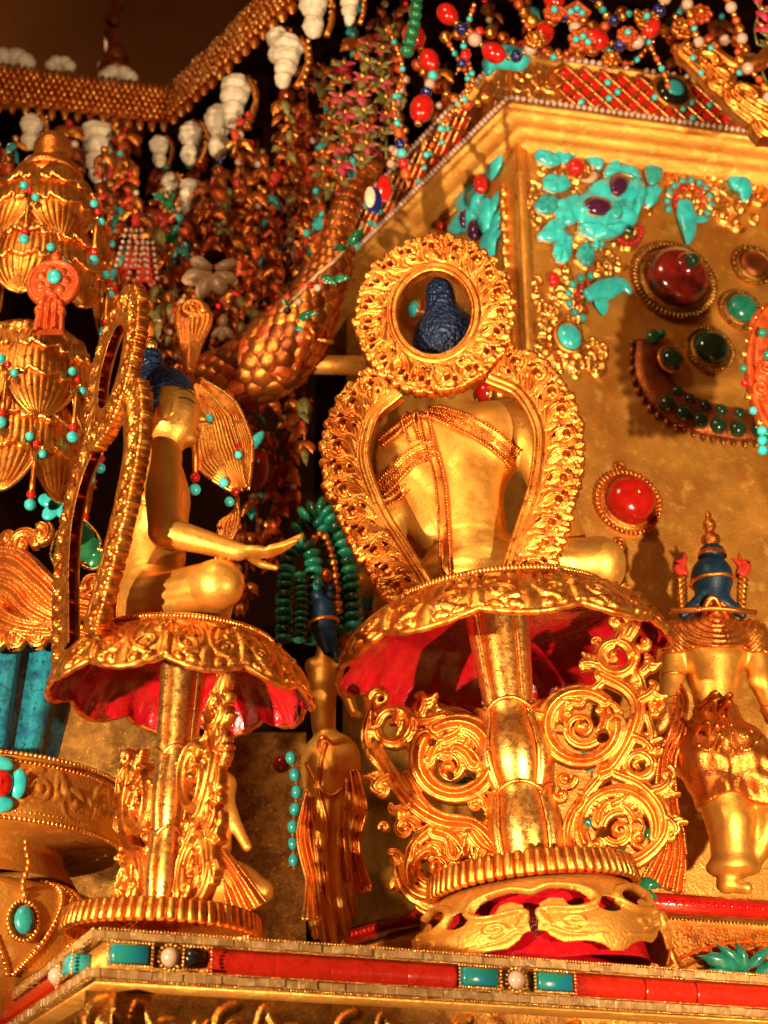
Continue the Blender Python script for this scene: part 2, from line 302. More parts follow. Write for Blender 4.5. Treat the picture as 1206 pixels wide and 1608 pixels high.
# ------------------------------------------------------------------ soft-union bodies (surface nets)
class Body:
    def __init__(s): s.p = []
    def cap(s, a, b, ra, rb=None, k=12): s.p.append(('c', np.array(a, float), np.array(b, float), ra, rb if rb is not None else ra, k)); return s
    def ell(s, c, r, k=12, rot=None): s.p.append(('e', np.array(c, float), np.array(np.broadcast_to(r, (3,)), float), None if rot is None else np.array(Matrix.Rotation(rot[0], 3, rot[1])), 0, k)); return s
    def sub(s, c, r, k=4): s.p.append(('s', np.array(c, float), np.array(np.broadcast_to(r, (3,)), float), None, 0, k)); return s
    @staticmethod
    def _d(pr, X):
        if pr[0] == 'c':
            a, b = pr[1], pr[2]; ab = b - a; t = np.clip((X - a) @ ab / (ab @ ab + 1e-9), 0, 1)
            return np.linalg.norm(X - a - t[..., None] * ab, axis=-1) - (pr[3] + (pr[4] - pr[3]) * t)
        q = X - pr[1]
        if pr[3] is not None: q = q @ pr[3]
        r = pr[2]; k0 = np.linalg.norm(q / r, axis=-1); k1 = np.linalg.norm(q / (r * r), axis=-1)
        return k0 * (k0 - 1) / np.maximum(k1, 1e-6)
    @staticmethod
    def _mix(D, d, k, kind):
        if kind == 's': h = np.clip(.5 - .5 * (D + d) / k, 0, 1); return D + (-d - D) * h + k * h * (1 - h)
        h = np.clip(.5 + .5 * (D - d) / k, 0, 1); return D + (d - D) * h - k * h * (1 - h)
    def at(s, X):
        D = np.full(X.shape[:-1], 1e3)
        for pr in s.p: D = s._mix(D, s._d(pr, X), pr[5], pr[0])
        return D
    def march(s, o, d, n=40):                                  # sphere tracing
        X = np.array(o, float); d = np.asarray(d, float)
        for _ in range(n): X = X + d * (np.clip(s.at(X), -30, 30) * .8)[..., None]
        return X
    def bounds(s):
        lo = np.full(3, 1e9); hi = -lo
        for pr in s.p:
            if pr[0] == 'c': l = np.minimum(pr[1] - pr[3], pr[2] - pr[4]); h = np.maximum(pr[1] + pr[3], pr[2] + pr[4])
            elif pr[0] == 'e': m = pr[2].max() if pr[3] is not None else pr[2]; l, h = pr[1] - m, pr[1] + m
            else: continue
            lo = np.minimum(lo, l); hi = np.maximum(hi, h)
        return lo, hi
    def mesh(s, name, vox, fold=None, clip=None):
        lo, hi = s.bounds(); lo = lo - 4 * vox - 4; hi = hi + 4 * vox + 4; n = ((hi - lo) / vox).astype(int) + 2
        ax = [lo[i] + vox * np.arange(n[i]) for i in range(3)]; D = np.full(n, 60., np.float32)
        for pr in s.p:
            if pr[0] == 'c': l = np.minimum(pr[1] - pr[3], pr[2] - pr[4]); h = np.maximum(pr[1] + pr[3], pr[2] + pr[4])
            else: m = pr[2].max() if pr[3] is not None else pr[2]; l, h = pr[1] - m, pr[1] + m
            g = pr[5] + 3 * vox; w = tuple(slice(*np.searchsorted(ax[i], [l[i] - g, h[i] + g])) for i in range(3))
            X = np.stack(np.meshgrid(*(ax[i][w[i]] for i in range(3)), indexing='ij'), -1).astype(np.float32)
            D[w] = s._mix(D[w], s._d(pr, X), pr[5], pr[0])
        if fold is not None or clip is not None:
            near = np.abs(D) < 8 * vox; I = np.argwhere(near); X = np.stack([ax[i][I[:, i]] for i in range(3)], -1)
            if fold is not None: D[near] += fold(X)
            if clip is not None: 
                X = np.stack(np.meshgrid(*ax, indexing='ij'), -1); D = np.maximum(D, clip(X))
        S = D < 0
        acc = np.zeros((*[k - 1 for k in n], 3), np.float32); cnt = np.zeros([k - 1 for k in n], np.float32)
        corner = [(i, j, k) for i in (0, 1) for j in (0, 1) for k in (0, 1)]
        sl = lambda c: tuple(slice(c[i], n[i] - 1 + c[i]) for i in range(3))
        for a in corner:
            for axi in range(3):
                if a[axi]: continue
                b = list(a); b[axi] = 1; da, db = D[sl(a)], D[sl(b)]; cr = S[sl(a)] != S[sl(b)]
                t = np.where(cr, da / np.where(cr, da - db, 1), 0)
                for e in range(3): acc[..., e] += np.where(cr, a[e] + (t if e == axi else 0), 0)
                cnt += cr
        act = cnt > 0; idx = -np.ones(act.shape, np.int64); idx[act] = np.arange(act.sum()); I = np.argwhere(act)
        V = (I + acc[act] / cnt[act][:, None]) * vox + lo
        Q = []
        for axi in range(3):
            o1, o2 = (axi + 1) % 3, (axi + 2) % 3; a = [slice(1, n[i] - 1) for i in range(3)]; a[axi] = slice(0, n[axi] - 1); b = list(a); b[axi] = slice(1, n[axi])
            cr = np.argwhere(S[tuple(a)] != S[tuple(b)]); 
            if not len(cr): continue
            off = np.array([1, 1, 1]); off[axi] = 0; c = cr + off; s0 = S[c[:, 0], c[:, 1], c[:, 2]]
            e1 = np.zeros(3, int); e1[o1] = 1; e2 = np.zeros(3, int); e2[o2] = 1
            g = lambda x: idx[x[:, 0], x[:, 1], x[:, 2]]
            q = np.stack([g(c - e1 - e2), g(c - e2), g(c), g(c - e1)], -1); q[~s0] = q[~s0][:, ::-1]; Q.append(q)
        return mesh_np(name, V, [np.concatenate(Q)])
BALL = {}
def ball_mesh(m, n=12):
    if (m, n) not in BALL:
        me = MB().ball((0, 0, 0), 1, n).mesh('bead'); me.materials.append(M[m]); BALL[(m, n)] = me
    return BALL[(m, n)]
def bead(name, m, loc, r, parent=None, rot=None, n=12):
    """a bead / cabochon that shares one mesh; r a number or three half-axes, rot a 3x3 basis"""
    o = bpy.data.objects.new(name, ball_mesh(m, n)); COL.objects.link(o)
    if parent is not None: o.parent = parent
    r3 = np.broadcast_to(np.asarray(r, float), (3,)); B = np.eye(3) if rot is None else np.asarray(rot, float)
    o.matrix_local = frame(loc, B[:, 0] * r3[0], B[:, 1] * r3[1], B[:, 2] * r3[2]); return o
def copy_tree(o, parent=None):
    c = o.copy(); COL.objects.link(c)
    if parent is not None: ml = o.matrix_local.copy(); c.parent = parent; c.matrix_local = ml
    for ch in list(o.children): copy_tree(ch, c)
    return c
# ================================================================== THE SETTING
Z3 = np.array([0, 0, 1.])
def dirs(a, b): return np.array([math.cos(R(a)), math.sin(R(a)), 0]), np.array([math.cos(R(b)), math.sin(R(b)), 0])
class Facet:                                                  # one vertical face: s along e, z up, n outwards
    def __init__(s, o, e, n): s.o, s.e, s.n = np.asarray(o), e, n
    def hit(s, px, py, off=0.): p = onplane(px, py, s.o + s.n * off, s.n); return (p - s.o) @ s.e, p[2]
    def pt(s, a, z, off=0.): return np.array([*(s.o + s.e * a + s.n * off)[:2], z])
    def M4(s, a, z, off=0., sc=1.0): return frame(s.pt(a, z, off), s.e, -s.n, Z3, sc)   # local x along, -y outwards, z up
def two_facets(c, a, b):
    du, dv = dirs(a, b); nf = np.cross(du, Z3); nl = np.cross(Z3, dv)
    return Facet(c, du, nf), Facet(c, dv, nl)
def sweep(c, fa, fb, prof, L1, L2, rnd=.0, nseg=1):
    """moulding along left facet, round the corner, along the front facet; prof [(outward, dz)]"""
    m = (fa.n + fb.n) / (1 + fa.n @ fb.n); rows = []
    for base, off in ((c + fb.e * L2, fb.n), (c, m), (c + fa.e * L1, fa.n)):
        rows.append([base + off * o + Z3 * z for o, z in prof])
    b = MB(); b.grid(np.array(rows)); return b
# ---- far hall and the dark cloth that paints the deep shade behind the altar
b = MB(); b.add([(-9, 6.5, -3), (9, 6.5, -3), (9, 6.5, 9), (-9, 6.5, 9)], [[0, 1, 2, 3]])
tag(b.build('hall_wall', 'hall'), 'dim brown hall wall far behind the canopy', 'wall', kind='structure')
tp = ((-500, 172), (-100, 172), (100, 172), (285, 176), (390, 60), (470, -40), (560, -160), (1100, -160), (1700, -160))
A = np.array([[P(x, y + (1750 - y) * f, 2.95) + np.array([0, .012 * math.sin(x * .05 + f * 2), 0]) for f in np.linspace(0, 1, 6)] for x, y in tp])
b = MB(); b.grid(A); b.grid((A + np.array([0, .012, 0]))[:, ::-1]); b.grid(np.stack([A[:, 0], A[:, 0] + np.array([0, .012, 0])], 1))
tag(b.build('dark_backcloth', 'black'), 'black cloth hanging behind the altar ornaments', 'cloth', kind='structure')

# ---- front plinth ------------------------------------------------
PC = P(150, 1458, 1.40); PF, PL = two_facets(PC, 22.3, 112.0); ZP = PC[2]
plinth = thing('altar_plinth', 'red and gold altar plinth edged with shell, coral and turquoise in front of the statues', 'plinth', T(PC), kind='structure')
inv = Matrix.Translation(-Vector(PC))
def onP(me_or_b, name, m, M4=None):
    me = me_or_b.mesh(name) if isinstance(me_or_b, MB) else me_or_b
    return link(name, me, m, plinth, inv @ (M4 if M4 is not None else Matrix.Identity(4)))
# slab top and core below the courses
b = MB(); L1, L2 = .62, 1.05
b = sweep(PC, PF, PL, [(-.9, 0.001), (-.016, 0.001), (-.016, -.0085), (-.010, -.0094), (-.010, -.0325), (-.014, -.0332), (-.014, -.0428), (-.004, -.0434), (-.004, -.0460), (-.030, -.0486), (-.034, -.30)], L2, L1)
onP(b, 'gilt_core', 'goldw')
def courses(F, s0, s1, z, hgt, step, name, m, off, depth):
    s = s0; me = None; i = 0
    while s < s1:
        L = step * random.uniform(.7, 1.35)
        if me is None:
            me = MB().box(-.5, .5, -.5, .5, -.5, .5, .03).mesh(name); me.materials.append(M[m]); me.polygons.foreach_set('use_smooth', np.zeros(len(me.polygons), bool))
        o = bpy.data.objects.new(name, me); COL.objects.link(o); o.parent = plinth
        o.matrix_local = inv @ F.M4(s + L / 2, z + random.uniform(-.0005, .0005), off + random.uniform(-.001, .0012)) @ RS(0, R(random.uniform(-1.5, 1.5)), 0) @ Matrix.Diagonal((L * .992, depth, hgt * random.uniform(.93, 1.03), 1))
        s += L
courses(PF, -.004, .92, -.0043 + ZP, .0070, .0135, 'shell_tile', 'shell', -.008, .020)
courses(PF, -.004, .92, -.0378 + ZP, .0074, .0140, 'shell_tile', 'shell', -.006, .020)
courses(PL, .012, .55, -.0043 + ZP, .0070, .0135, 'shell_tile', 'shell', -.008, .020)
courses(PL, .012, .55, -.0378 + ZP, .0074, .0140, 'shell_tile', 'shell', -.006, .020)
ZC = ZP - .0211
def coral(F, s0, s1):
    t = np.array([0, .0005, .03, .1, .3, .5, .7, .9, .97, .9995, 1]); L = s1 - s0; rr = .0112 * (1 - .035 * np.abs(2 * t - 1) ** 10)
    b = MB(); b.tube(np.stack([s0 + .0002 + (L - .0004) * t, 0 * t, 0 * t], -1), rr, 14, flat=1.0); V = np.concatenate(b.v)
    V[:, 1] = V[:, 1] * .75; V[:, 2] *= 1.06
    bb = MB(); bb.add(V, b.q[0], b.t[0]); return onP(bb, 'coral_bar', 'coral', F.M4(0, ZC, -.006))
def sx(px, py=1500, F=None): return (F or PF).hit(px, py)[0]
for a, c in ((328, 432), (432, 520), (520, 640), (640, 716), (900, 1012), (1012, 1092), (1092, 1230), (1230, 1340)): coral(PF, sx(a), sx(c, 1550 if c > 900 else 1500))
sl = [PL.hit(x, y)[0] for x, y in ((92, 1530), (52, 1552), (8, 1578), (-40, 1610), (-100, 1660))]
for a, c in zip(sl[:-1], sl[1:]): coral(PL, a, c)
edge = MB()                                                    # fine gold bead strings round the settings
def bead_rect(F, s0, s1, z0, z1, r=.0014):
    for (x0, y0), (x1, y1) in (((s0, z0), (s1, z0)), ((s1, z0), (s1, z1)), ((s1, z1), (s0, z1)), ((s0, z1), (s0, z0))):
        n = max(2, int(math.hypot(x1 - x0, y1 - y0) / (r * 2.05)))
        for i in range(n): edge.ball(F.pt(x0 + (x1 - x0) * i / n, y0 + (y1 - y0) * i / n, .008), r, 6)
def slab(F, a, c, m='turqd'):
    bb = MB().box(a, c, -.010, .010, -.0080, .0080, .0014); onP(bb, 'turquoise_slab', m, F.M4(0, ZC, 0)); bead_rect(F, a - .0035, c + .0035, ZC - .0099, ZC + .0099)
def pearl(F, s, r=.0088):
    bead('pearl', 'pearl', F.pt(s, ZC, .004) - PC, r, plinth, n=20)
    for i in range(16): a = 2 * PI * i / 16; edge.ball(F.pt(s + math.cos(a) * (r + .002), ZC + math.sin(a) * (r + .002), .004), .0016, 6)
slab(PF, sx(172), sx(230)); pearl(PF, sx(266)); pearl(PF, sx(808, 1548)); slab(PF, sx(722, 1540), sx(776, 1545)); slab(PF, sx(840, 1550), sx(893, 1555))
s0 = sx(290); s1 = sx(322); t = MB(); t.add([(s0, -.009, -.0078), (s0, -.009, .0078), (s1, -.007, .001), (s0, .01, -.0078), (s0, .01, .0078), (s1, .01, .001)], [[0, 3, 4, 1], [1, 4, 5, 2], [2, 5, 3, 0]], [[0, 1, 2], [3, 5, 4]])
onP(t, 'onyx_wedge', 'onyx', PF.M4(0, ZC)); bead_rect(PF, s0 - .003, s1 + .004, ZC - .0099, ZC + .0099)
slab(PL, PL.hit(120, 1512)[0] - .018, PL.hit(120, 1512)[0] + .016, 'turq'); pearl(PL, PL.hit(103, 1518)[0] + .016)
for F, L in ((PF, .92), (PL, .55)):                             # running bead strings
    for z, r in ((.0004, .0014), (-.0090, .0009), (-.0329, .0009), (-.0430, .0012)):
        for i in range(int(L / (r * 2.3))): edge.ball(F.pt(.004 + i * r * 2.3, ZP + z, .003 if z < -.01 else .001), r, 5)
o = onP(edge, 'bead_edging', 'goldl'); o['kind'] = 'stuff'
def scroll_band(rl, x0, x1, y0, y1, pitch, base=0.):
    h = y1 - y0; x = x0; sgn = 1
    while x < x1:
        cy = (y0 + y1) / 2 + sgn * h * .08; r = h * .36
        rl.stroke(spiral(x, cy, r, r * .12, -90 * sgn + 180, sgn * 1.6), np.linspace(h * .085, h * .05, int(12 + 1.6 * 18)), 1.0, base, .25)
        rl.stroke(crv([(x + r, cy), (x + pitch * .5, cy + sgn * h * .35), (x + pitch * .8, cy - sgn * h * .1)], 14), np.linspace(h * .05, h * .10, 14), .8, base, .3)
        rl.ball(x, cy, h * .11, 1, base)
        for a in (20, 70, 120): rl.stroke(crv([(x + pitch * .5, cy - sgn * h * .1), (x + pitch * .5 + math.cos(R(a)) * h * .25, cy - sgn * math.sin(R(a)) * h * .28)], 5), np.linspace(h * .09, h * .04, 5), .9, base)
        x += pitch; sgn = -sgn
for F, L, nm in ((PF, .92, 'frieze'), (PL, .5, 'frieze')):
    rl = Relief(0, L, -.075, 0, .0014, plate=0.); scroll_band(rl, .02, L, -.060, -.004, .058); scroll_band(rl, .045, L, -.074, -.030, .041)
    onP(rl.mesh(nm, flat_map()), 'carved_frieze', 'bronze', F.M4(0, ZP - .049, -.022))

# ---- second tier behind the lotus stands ----------------------------
TC = P(790, 1388, 1.90); TF, TL = two_facets(TC, 18.6, 121.6); ZT = TC[2]
tier = thing('altar_step', 'red-railed gilt altar step carved with scrolls behind the middle lotus stand', 'step', T(TC), kind='structure'); invT = Matrix.Translation(-Vector(TC))
b = sweep(TC, TF, TL, [(-.9, -.004), (-.016, -.004), (-.016, -.022), (-.006, -.024), (-.006, -.030), (-.02, -.032), (-.022, -.2)], .9, .5)
link('gilt_core', b.mesh('gilt_core'), 'goldw', tier, invT)
for F, L in ((TF, .62), (TL, .36)):
    b = MB(); n = 2; b.tube([F.pt(0, ZT - .010, 0), F.pt(L, ZT - .010, 0)], .0125, 10)
    link('red_rail', b.mesh('red_rail'), 'coralg', tier, invT)
    bs = MB()
    for i in range(int(L / .011)): bs.ball(F.pt(.005 + i * .011, ZT - .010, .0115), .0036, 6)
    o = link('rail_bead', bs.mesh('rail_bead'), 'coralg', tier, invT); o['kind'] = 'stuff'
    bs = MB()
    for i in range(int(L / .0052)): bs.ball(F.pt(.005 + i * .0052, ZT - .0275, -.002), .0022, 5)
    o = link('bead_edging', bs.mesh('bead_edging'), 'gold', tier, invT); o['kind'] = 'stuff'
h = ZT - ZP - .034; s0 = TF.hit(930, 1470)[0]
rl = Relief(s0, s0 + .36, 0, h, .0013, plate=0.)
for cx, cy, r, sg in ((s0 + .052, h * .52, h * .30, 1), (s0 + .225, h * .62, h * .22, -1), (s0 + .16, h * .35, h * .2, 1)):
    rl.stroke(spiral(cx, cy, r, r * .1, 200, sg * 1.7), np.linspace(.0065, .003, 42), 1, 0, .3)
    rl.ball(cx, cy, r * .2)
rl.stroke(crv([(s0 + .0, h * .1), (s0 + .05, h * .12), (s0 + .11, h * .5), (s0 + .19, h * .78), (s0 + .3, h * .88)], 40), np.linspace(.010, .004, 40), .9, 0, .4, 2)
rl.stroke(crv([(s0 + .03, h * .02), (s0 + .09, h * .2), (s0 + .12, h * .55)], 20), np.linspace(.007, .004, 20), .9, 0, .3)
rl.stroke(crv([(s0 + .12, h * .5), (s0 + .105, h * .8), (s0 + .08, h * .9)], 14), np.linspace(.006, .003, 14), 1)
rl.stroke(crv([(s0 + .20, h * .75), (s0 + .24, h * .45), (s0 + .29, h * .3), (s0 + .34, h * .42)], 20), np.linspace(.007, .003, 20), 1, 0, .3)
link('scroll_panel', rl.mesh('scroll_panel', flat_map()), 'copper', tier, invT @ TF.M4(0, ZP + .002, -.016))
def leaf_mesh(name, L=1., W=.5, nl=4, cup=.12, n=14):          # lobed leaf, x to the tip, up is z; a closed solid
    t = np.linspace(0, 1, n); half = W * .5 * (np.sin(PI * t ** .8) * (1 - .22 * np.abs(np.sin(PI * nl * t)))) + .004
    m = 7; u = np.linspace(-1, 1, m); A = np.zeros((n, m, 3)); A[..., 0] = (t * L)[:, None] - .10 * L * np.abs(u)[None] * np.sin(PI * nl * t)[:, None] ** 2 * .6
    A[..., 1] = half[:, None] * u; A[..., 2] = cup * L * (1 - u ** 2)[None] * np.sin(PI * np.clip(t, .03, .97))[:, None] * .8 + .05 * L * (np.abs(u) < .05)[None] * 1 - .02 * L * np.cos(u * PI * 2)[None] + .10 * L * np.sin(PI * t)[:, None]
    B = A.copy(); B[..., 2] = -.03 * L + .06 * L * np.sin(PI * t)[:, None]; b = MB(); b.grid(A); b.grid(B[:, ::-1])
    e = [(i, 0) for i in range(n)] + [(n - 1, j) for j in range(1, m)] + [(i, m - 1) for i in range(n - 2, -1, -1)] + [(0, j) for j in range(m - 2, 0, -1)]
    up_ = np.array([A[i] for i in e]); dn = np.array([B[i] for i in e]); b.grid(np.stack([dn, up_], 1), closed_u=True); return b.mesh(name)
LEAF = leaf_mesh('leaf')
LEAFS = {}
def leaf(m, base, tip, nrm, wid=.5, parent=None, name='leaf', lift=0.):
    if m not in LEAFS: LEAFS[m] = LEAF.copy(); LEAFS[m].materials.append(M[m])
    x = np.asarray(tip) - np.asarray(base); L = np.linalg.norm(x); x = x / L; z = unit(nrm - x * (x @ nrm)); y = np.cross(z, x)
    o = bpy.data.objects.new(name, LEAFS[m]); COL.objects.link(o)
    if parent is not None: o.parent = parent
    o.matrix_local = frame(np.asarray(base) + z * lift, x * L, y * L * wid / .5, z * L); return o
for (x, y), (x2, y2) in (((1170, 1520), (1095, 1500)), ((1172, 1522), (1125, 1482)), ((1178, 1524), (1155, 1478)), ((1180, 1518), (1208, 1486)), ((1168, 1530), (1110, 1522)), ((1188, 1534), (1150, 1528)), ((1190, 1528), (1235, 1510))):
    s, z = TF.hit(x, y, .012); s2, z2 = TF.hit(x2, y2, .012)
    leaf('malach', TF.pt(s, z, .006) - TC, TF.pt(s2, z2, .012) - TC, TF.n, .42, tier, 'malachite_leaf')

# ---- the gilt body wall and its cornice -----------------------------
WC = P(822, 500, 2.22); CC = P(800, 168, 2.13); WF, WL = two_facets(np.array([WC[0], WC[1], 0]), 13., 119.5)
CF, CL = two_facets(CC, 12., 120.5); ZK = CC[2]
wall = thing('gilt_wall', 'gilded body wall of the shrine behind the middle statue, set with jewels', 'wall', T(WC), kind='structure'); invW = Matrix.Translation(-Vector(WC))
b = MB(); zz = np.linspace(ZP - .1, ZK + .06, 14); rows = []
for z in zz: rows.append([WL.pt(.62, z), WL.pt(.3, z), WL.pt(.012, z), WF.pt(0, z) * .5 + WL.pt(.004, z) * .5, WF.pt(.012, z), WF.pt(.4, z), WF.pt(1.1, z)])
b.grid(np.array(rows)[:, ::1]); link('gilt_sheet', b.mesh('gilt_sheet'), 'goldw', wall, invW)
# corner fillet with a row of leaf beads on its left side
b = MB(); b.tube([WF.pt(.006, z, .004) for z in zz], .009, 10); link('corner_fillet', b.mesh('corner_fillet'), 'goldw', wall, invW)
for i in range(15):
    z = WC[2] + .28 - i * .0245; bead('leaf_bead', 'goldl', WL.pt(.036 + .003 * (i % 2), z, .003) - WC, (.010, .008, .0145), wall)
cor = thing('cornice', 'gilt cornice with pearl edging and coral lattice frieze above the wall', 'cornice', T(CC), kind='structure'); invC = Matrix.Translation(-Vector(CC))
b = sweep(CC, CF, CL, [(-.30, -.019), (-.062, -.022), (-.060, -.012), (-.040, -.012), (-.038, -.002), (-.012, -.002), (-.010, .006), (0, .006), (0, .016), (-.010, .018), (-.010, .115), (-.002, .116), (-.002, .126), (-.3, .128)], 1.0, .9)
link('gilt_moulding', b.mesh('gilt_moulding'), 'goldw', cor, invC)
b = sweep(CC, CF, CL, [(-.0088, .030), (-.0085, .102)], 1.0, .9); link('coral_ground', b.mesh('coral_ground'), 'copperd', cor, invC)
for F, L in ((CF, .50), (CL, .56)):
    n = int(L / .0108)
    for i in range(n): bead('pearl', 'pearl', F.pt(.003 + i * .0108 + random.uniform(-.0007, .0007), ZK + .018, .004) - CC, .0052 * random.uniform(.92, 1.06), cor, n=10)
    for i in range(int(L / .0125)):
        if F is CF and random.random() < .12: continue
        bead('pearl', 'pearl', F.pt(.004 + i * .0125, ZK + .121, .003) - CC, .0055 * random.uniform(.9, 1.06), cor, n=10)
def lattice(F, s0, s1, ps, pz):
    k = 0; wires = MB()
    nz = 3
    for i in range(int((s1 - s0) / ps) + 1):
        for j in range(nz):
            for hh in (0, 1):
                s = s0 + (i + .5 * hh) * ps; z = ZK + .030 + (j + .5 * hh) * pz
                if s > s1 or z > ZK + .104 : continue
                b = bead('coral_lozenge', 'coralg', F.pt(s, z, -.006) - CC, (ps * .44, .0075, pz * .44), cor, np.stack([F.e, F.n, Z3], 1), n=8)
                if random.random() < .28: bead('turquoise_bead', 'turqb', F.pt(s + ps * .5, z, .003) - CC, .0062, cor, n=10)
    for i in range(-3, int((s1 - s0) / ps) + 2):
        for sg in (1, -1):
            pts = []
            for t in np.linspace(0, 1, 9):
                z = ZK + .022 + t * .088; s = s0 + (i + .25) * ps + (sg * (t * .088) / pz * ps if sg > 0 else -(t * .088) / pz * ps + 3 * ps)
                if s0 - ps < s < s1 + ps: pts.append(F.pt(s, z, .0022))
            if len(pts) > 2: wires.tube(pts, .0022, 6)
    o = link('gold_wire', wires.mesh('gold_wire'), 'goldl', cor, invC); o['kind'] = 'stuff'
s0 = CF.hit(895, 130)[0]; s1 = CF.hit(1215, 190)[0]; lattice(CF, s0, s1, .034, .034)
s0 = CL.hit(725, 190)[0]; lattice(CL, s0, s0 + .40, .040, .034)
rl = Relief(0, s1 * 0 + CF.hit(890, 130)[0], 0, .086, .0016, plate=0.); W_ = rl.x[-1]
for i in range(26):
    x = random.uniform(.006, W_ - .004); y = random.uniform(.006, .08); r = random.uniform(.007, .013)
    rl.stroke(spiral(x, y, r, r * .15, random.uniform(0, 360), random.choice((-1.4, 1.4))), np.linspace(.0036, .002, 37), 1.1); rl.ball(x, y, r * .3, 1.2)
link('filigree', rl.mesh('filigree', flat_map()), 'goldl', cor, invC @ CF.M4(0, ZK + .024, -.008))
rl = Relief(0, .09, 0, .086, .0018, plate=0.)
for i in range(24):
    x = random.uniform(.006, .085); y = random.uniform(.006, .08); r = random.uniform(.007, .013)
    rl.stroke(spiral(x, y, r, r * .15, random.uniform(0, 360), random.choice((-1.4, 1.4))), np.linspace(.0036, .002, 37), 1.1); rl.ball(x, y, r * .3, 1.2)
link('filigree', rl.mesh('filigree', flat_map()), 'goldl', cor, invC @ frame(CL.pt(.09, ZK + .024, -.008), -CL.e, -CL.n, Z3))
# ================================================================== SEATED STATUES, HALOES, LOTUS STANDS
# local unit: one photo pixel at the middle statue; x = statue's right, y = where it faces, z = up
def buddha_body(kx=146, ky=92, kz=26):
    B = Body()
    B.ell((0, -2, 28), (68, 54, 58), 20).cap((0, -4, 60), (0, -6, 160), 52, 56, 25).ell((0, -2, 225), (88, 54, 72), 25)
    B.cap((-74, -6, 276), (74, -6, 276), 33, 33, 25).ell((-42, -24, 250), (42, 32, 44), 22).ell((42, -24, 250), (42, 32, 44), 22)
    B.cap((0, 0, 292), (0, 2, 366), 33, 27, 18)
    hz = 22
    B.ell((0, 0, 398 + hz), (50, 55, 66), 10).ell((0, 18, 352 + hz), (38, 36, 36), 18).ell((0, 33, 380 + hz), (38, 24, 34), 14)
    B.cap((0, 52, 404 + hz), (0, 65, 378 + hz), 4, 8, 6).ell((0, 57, 358 + hz), (12, 5, 4), 3).ell((0, 55, 348 + hz), (10, 6, 4.4), 3).ell((0, 45, 333 + hz), (16, 13, 10), 8)
    for s in (1, -1): B.ell((s * 48, -4, 378 + hz), (5, 12, 33), 4).ell((s * 19, 45, 400 + hz), (13, 6, 6), 4)
    for s in (1, -1):
        KX, KY = (kx, ky) if s > 0 else (132, 96); B.cap((s * 44, 6, 34), (s * KX, KY, kz), 43, 38, 18).ell((s * (KX + 6), KY + 6, kz - 2), (33, 37, 35), 16)
    B.cap((kx + 4, ky + 6, 16), (-60, 104, 18), 28, 22, 12).cap((-136, 102, 16), (70, 108, 34), 28, 20, 12)
    B.cap((60, 110, 36), (112, 100, 44), 17, 12, 8).cap((-60, 106, 22), (-112, 98, 26), 18, 13, 8)
    B.cap((100, -6, 268), (134, 6, 116), 34, 27, 16).cap((134, 6, 116), (166, 124, 76), 26, 15, 4)
    B.ell((168, 150, 77), (19, 29, 9), 7)
    for i, (dx, L, dz) in enumerate(((-16, 44, 12), (-5, 54, 16), (6, 52, 14), (16, 42, 4))):
        a = np.array((168 + dx, 172, 79)); m = a + (dx * .10, L * .5, 4 + dz * .7); e = a + (dx * .26, L, 10 + dz * 1.5)
        B.cap(a, m, 5.8, 5.2, 2.2).cap(m, e, 5.2, 3.6, 2.2)
    B.cap((154, 142, 75), (140, 164, 68), 7.5, 6.2, 5).cap((140, 164, 68), (140, 188, 64), 6.2, 4.6, 3)
    # left arm under the robe, hand in the lap
    B.cap((-98, -6, 266), (-122, 4, 140), 34, 30, 18).cap((-82, -10, 240), (-50, -6, 110), 37, 38, 26).cap((-122, 4, 140), (-52, 82, 96), 28, 17, 14).ell((-25, 92, 94), (32, 22, 10), 8)
    for i in range(4): B.cap((-2, 78 + i * 11, 94), (38 - abs(i - 1) * 3, 74 + i * 11, 96), 6, 4.5, 3)
    return B
BB = buddha_body()
def folds(X):
    rb = np.clip((-30 - X[:, 0]) / 20, 0, 1) * np.clip((60 - X[:, 1]) / 30, 0, 1) * ((X[:, 2] < 250) & (X[:, 2] > 60)); rr = 1.3 * np.sin(X[:, 0] * .16 + X[:, 2] * .11) * rb                                                  # sash line round the chest and soft leg creases
    f = 1.2 * np.sin(X[:, 2] * .33 + X[:, 0] * .05) * ((X[:, 2] < 95) & (X[:, 1] < 80) & (np.abs(X[:, 0]) < 150))
    return f * .5 + rr
BODY_ME = BB.mesh('body', 3.4, fold=folds)
BODY_WIDE = buddha_body(182, 36, 36).mesh('body', 3.6, fold=folds)
HB = Body()
HB.ell((0, -6, 404), (56, 59, 65), 8).cap((0, -30, 430), (0, -34, 486), 27, 23, 9)
hair_clip = lambda X: np.minimum(415 + 8 * np.cos(X[..., 0] * .05) - X[..., 2], X[..., 1] + 14 - .12 * (X[..., 2] - 400))
HAIR_ME = HB.mesh('hair', 3.0, clip=hair_clip)
HAIR_ME.transform(T(0, 0, 24))
def ribbon(path, wid, off, rows=None, n=60, m=9, origin_y=-260):   # strap laid on the back of the body; path in (x, z)
    c = crv(path, n); tg = np.gradient(c, axis=0); tg /= np.linalg.norm(tg, axis=1)[:, None]; nr = np.stack([-tg[:, 1], tg[:, 0]], -1)
    u = np.linspace(-1, 1, m); XZ = c[:, None] + nr[:, None] * u[None, :, None] * wid / 2
    O = np.stack([XZ[..., 0], np.full(XZ.shape[:2], origin_y), XZ[..., 1]], -1)
    S = BB.march(O, np.array([0, 1., 0]), 60)
    ok = (np.abs(BB.at(S)) < 3).all(1) & (S[..., 1] < 10).all(1); S = S[ok]
    prof = off * (.45 + .55 * (np.abs(np.abs(u) - .72) < .2)) if rows is None else rows(u)
    prof[0] = prof[-1] = -3; S[..., 1] -= prof[None]; return S
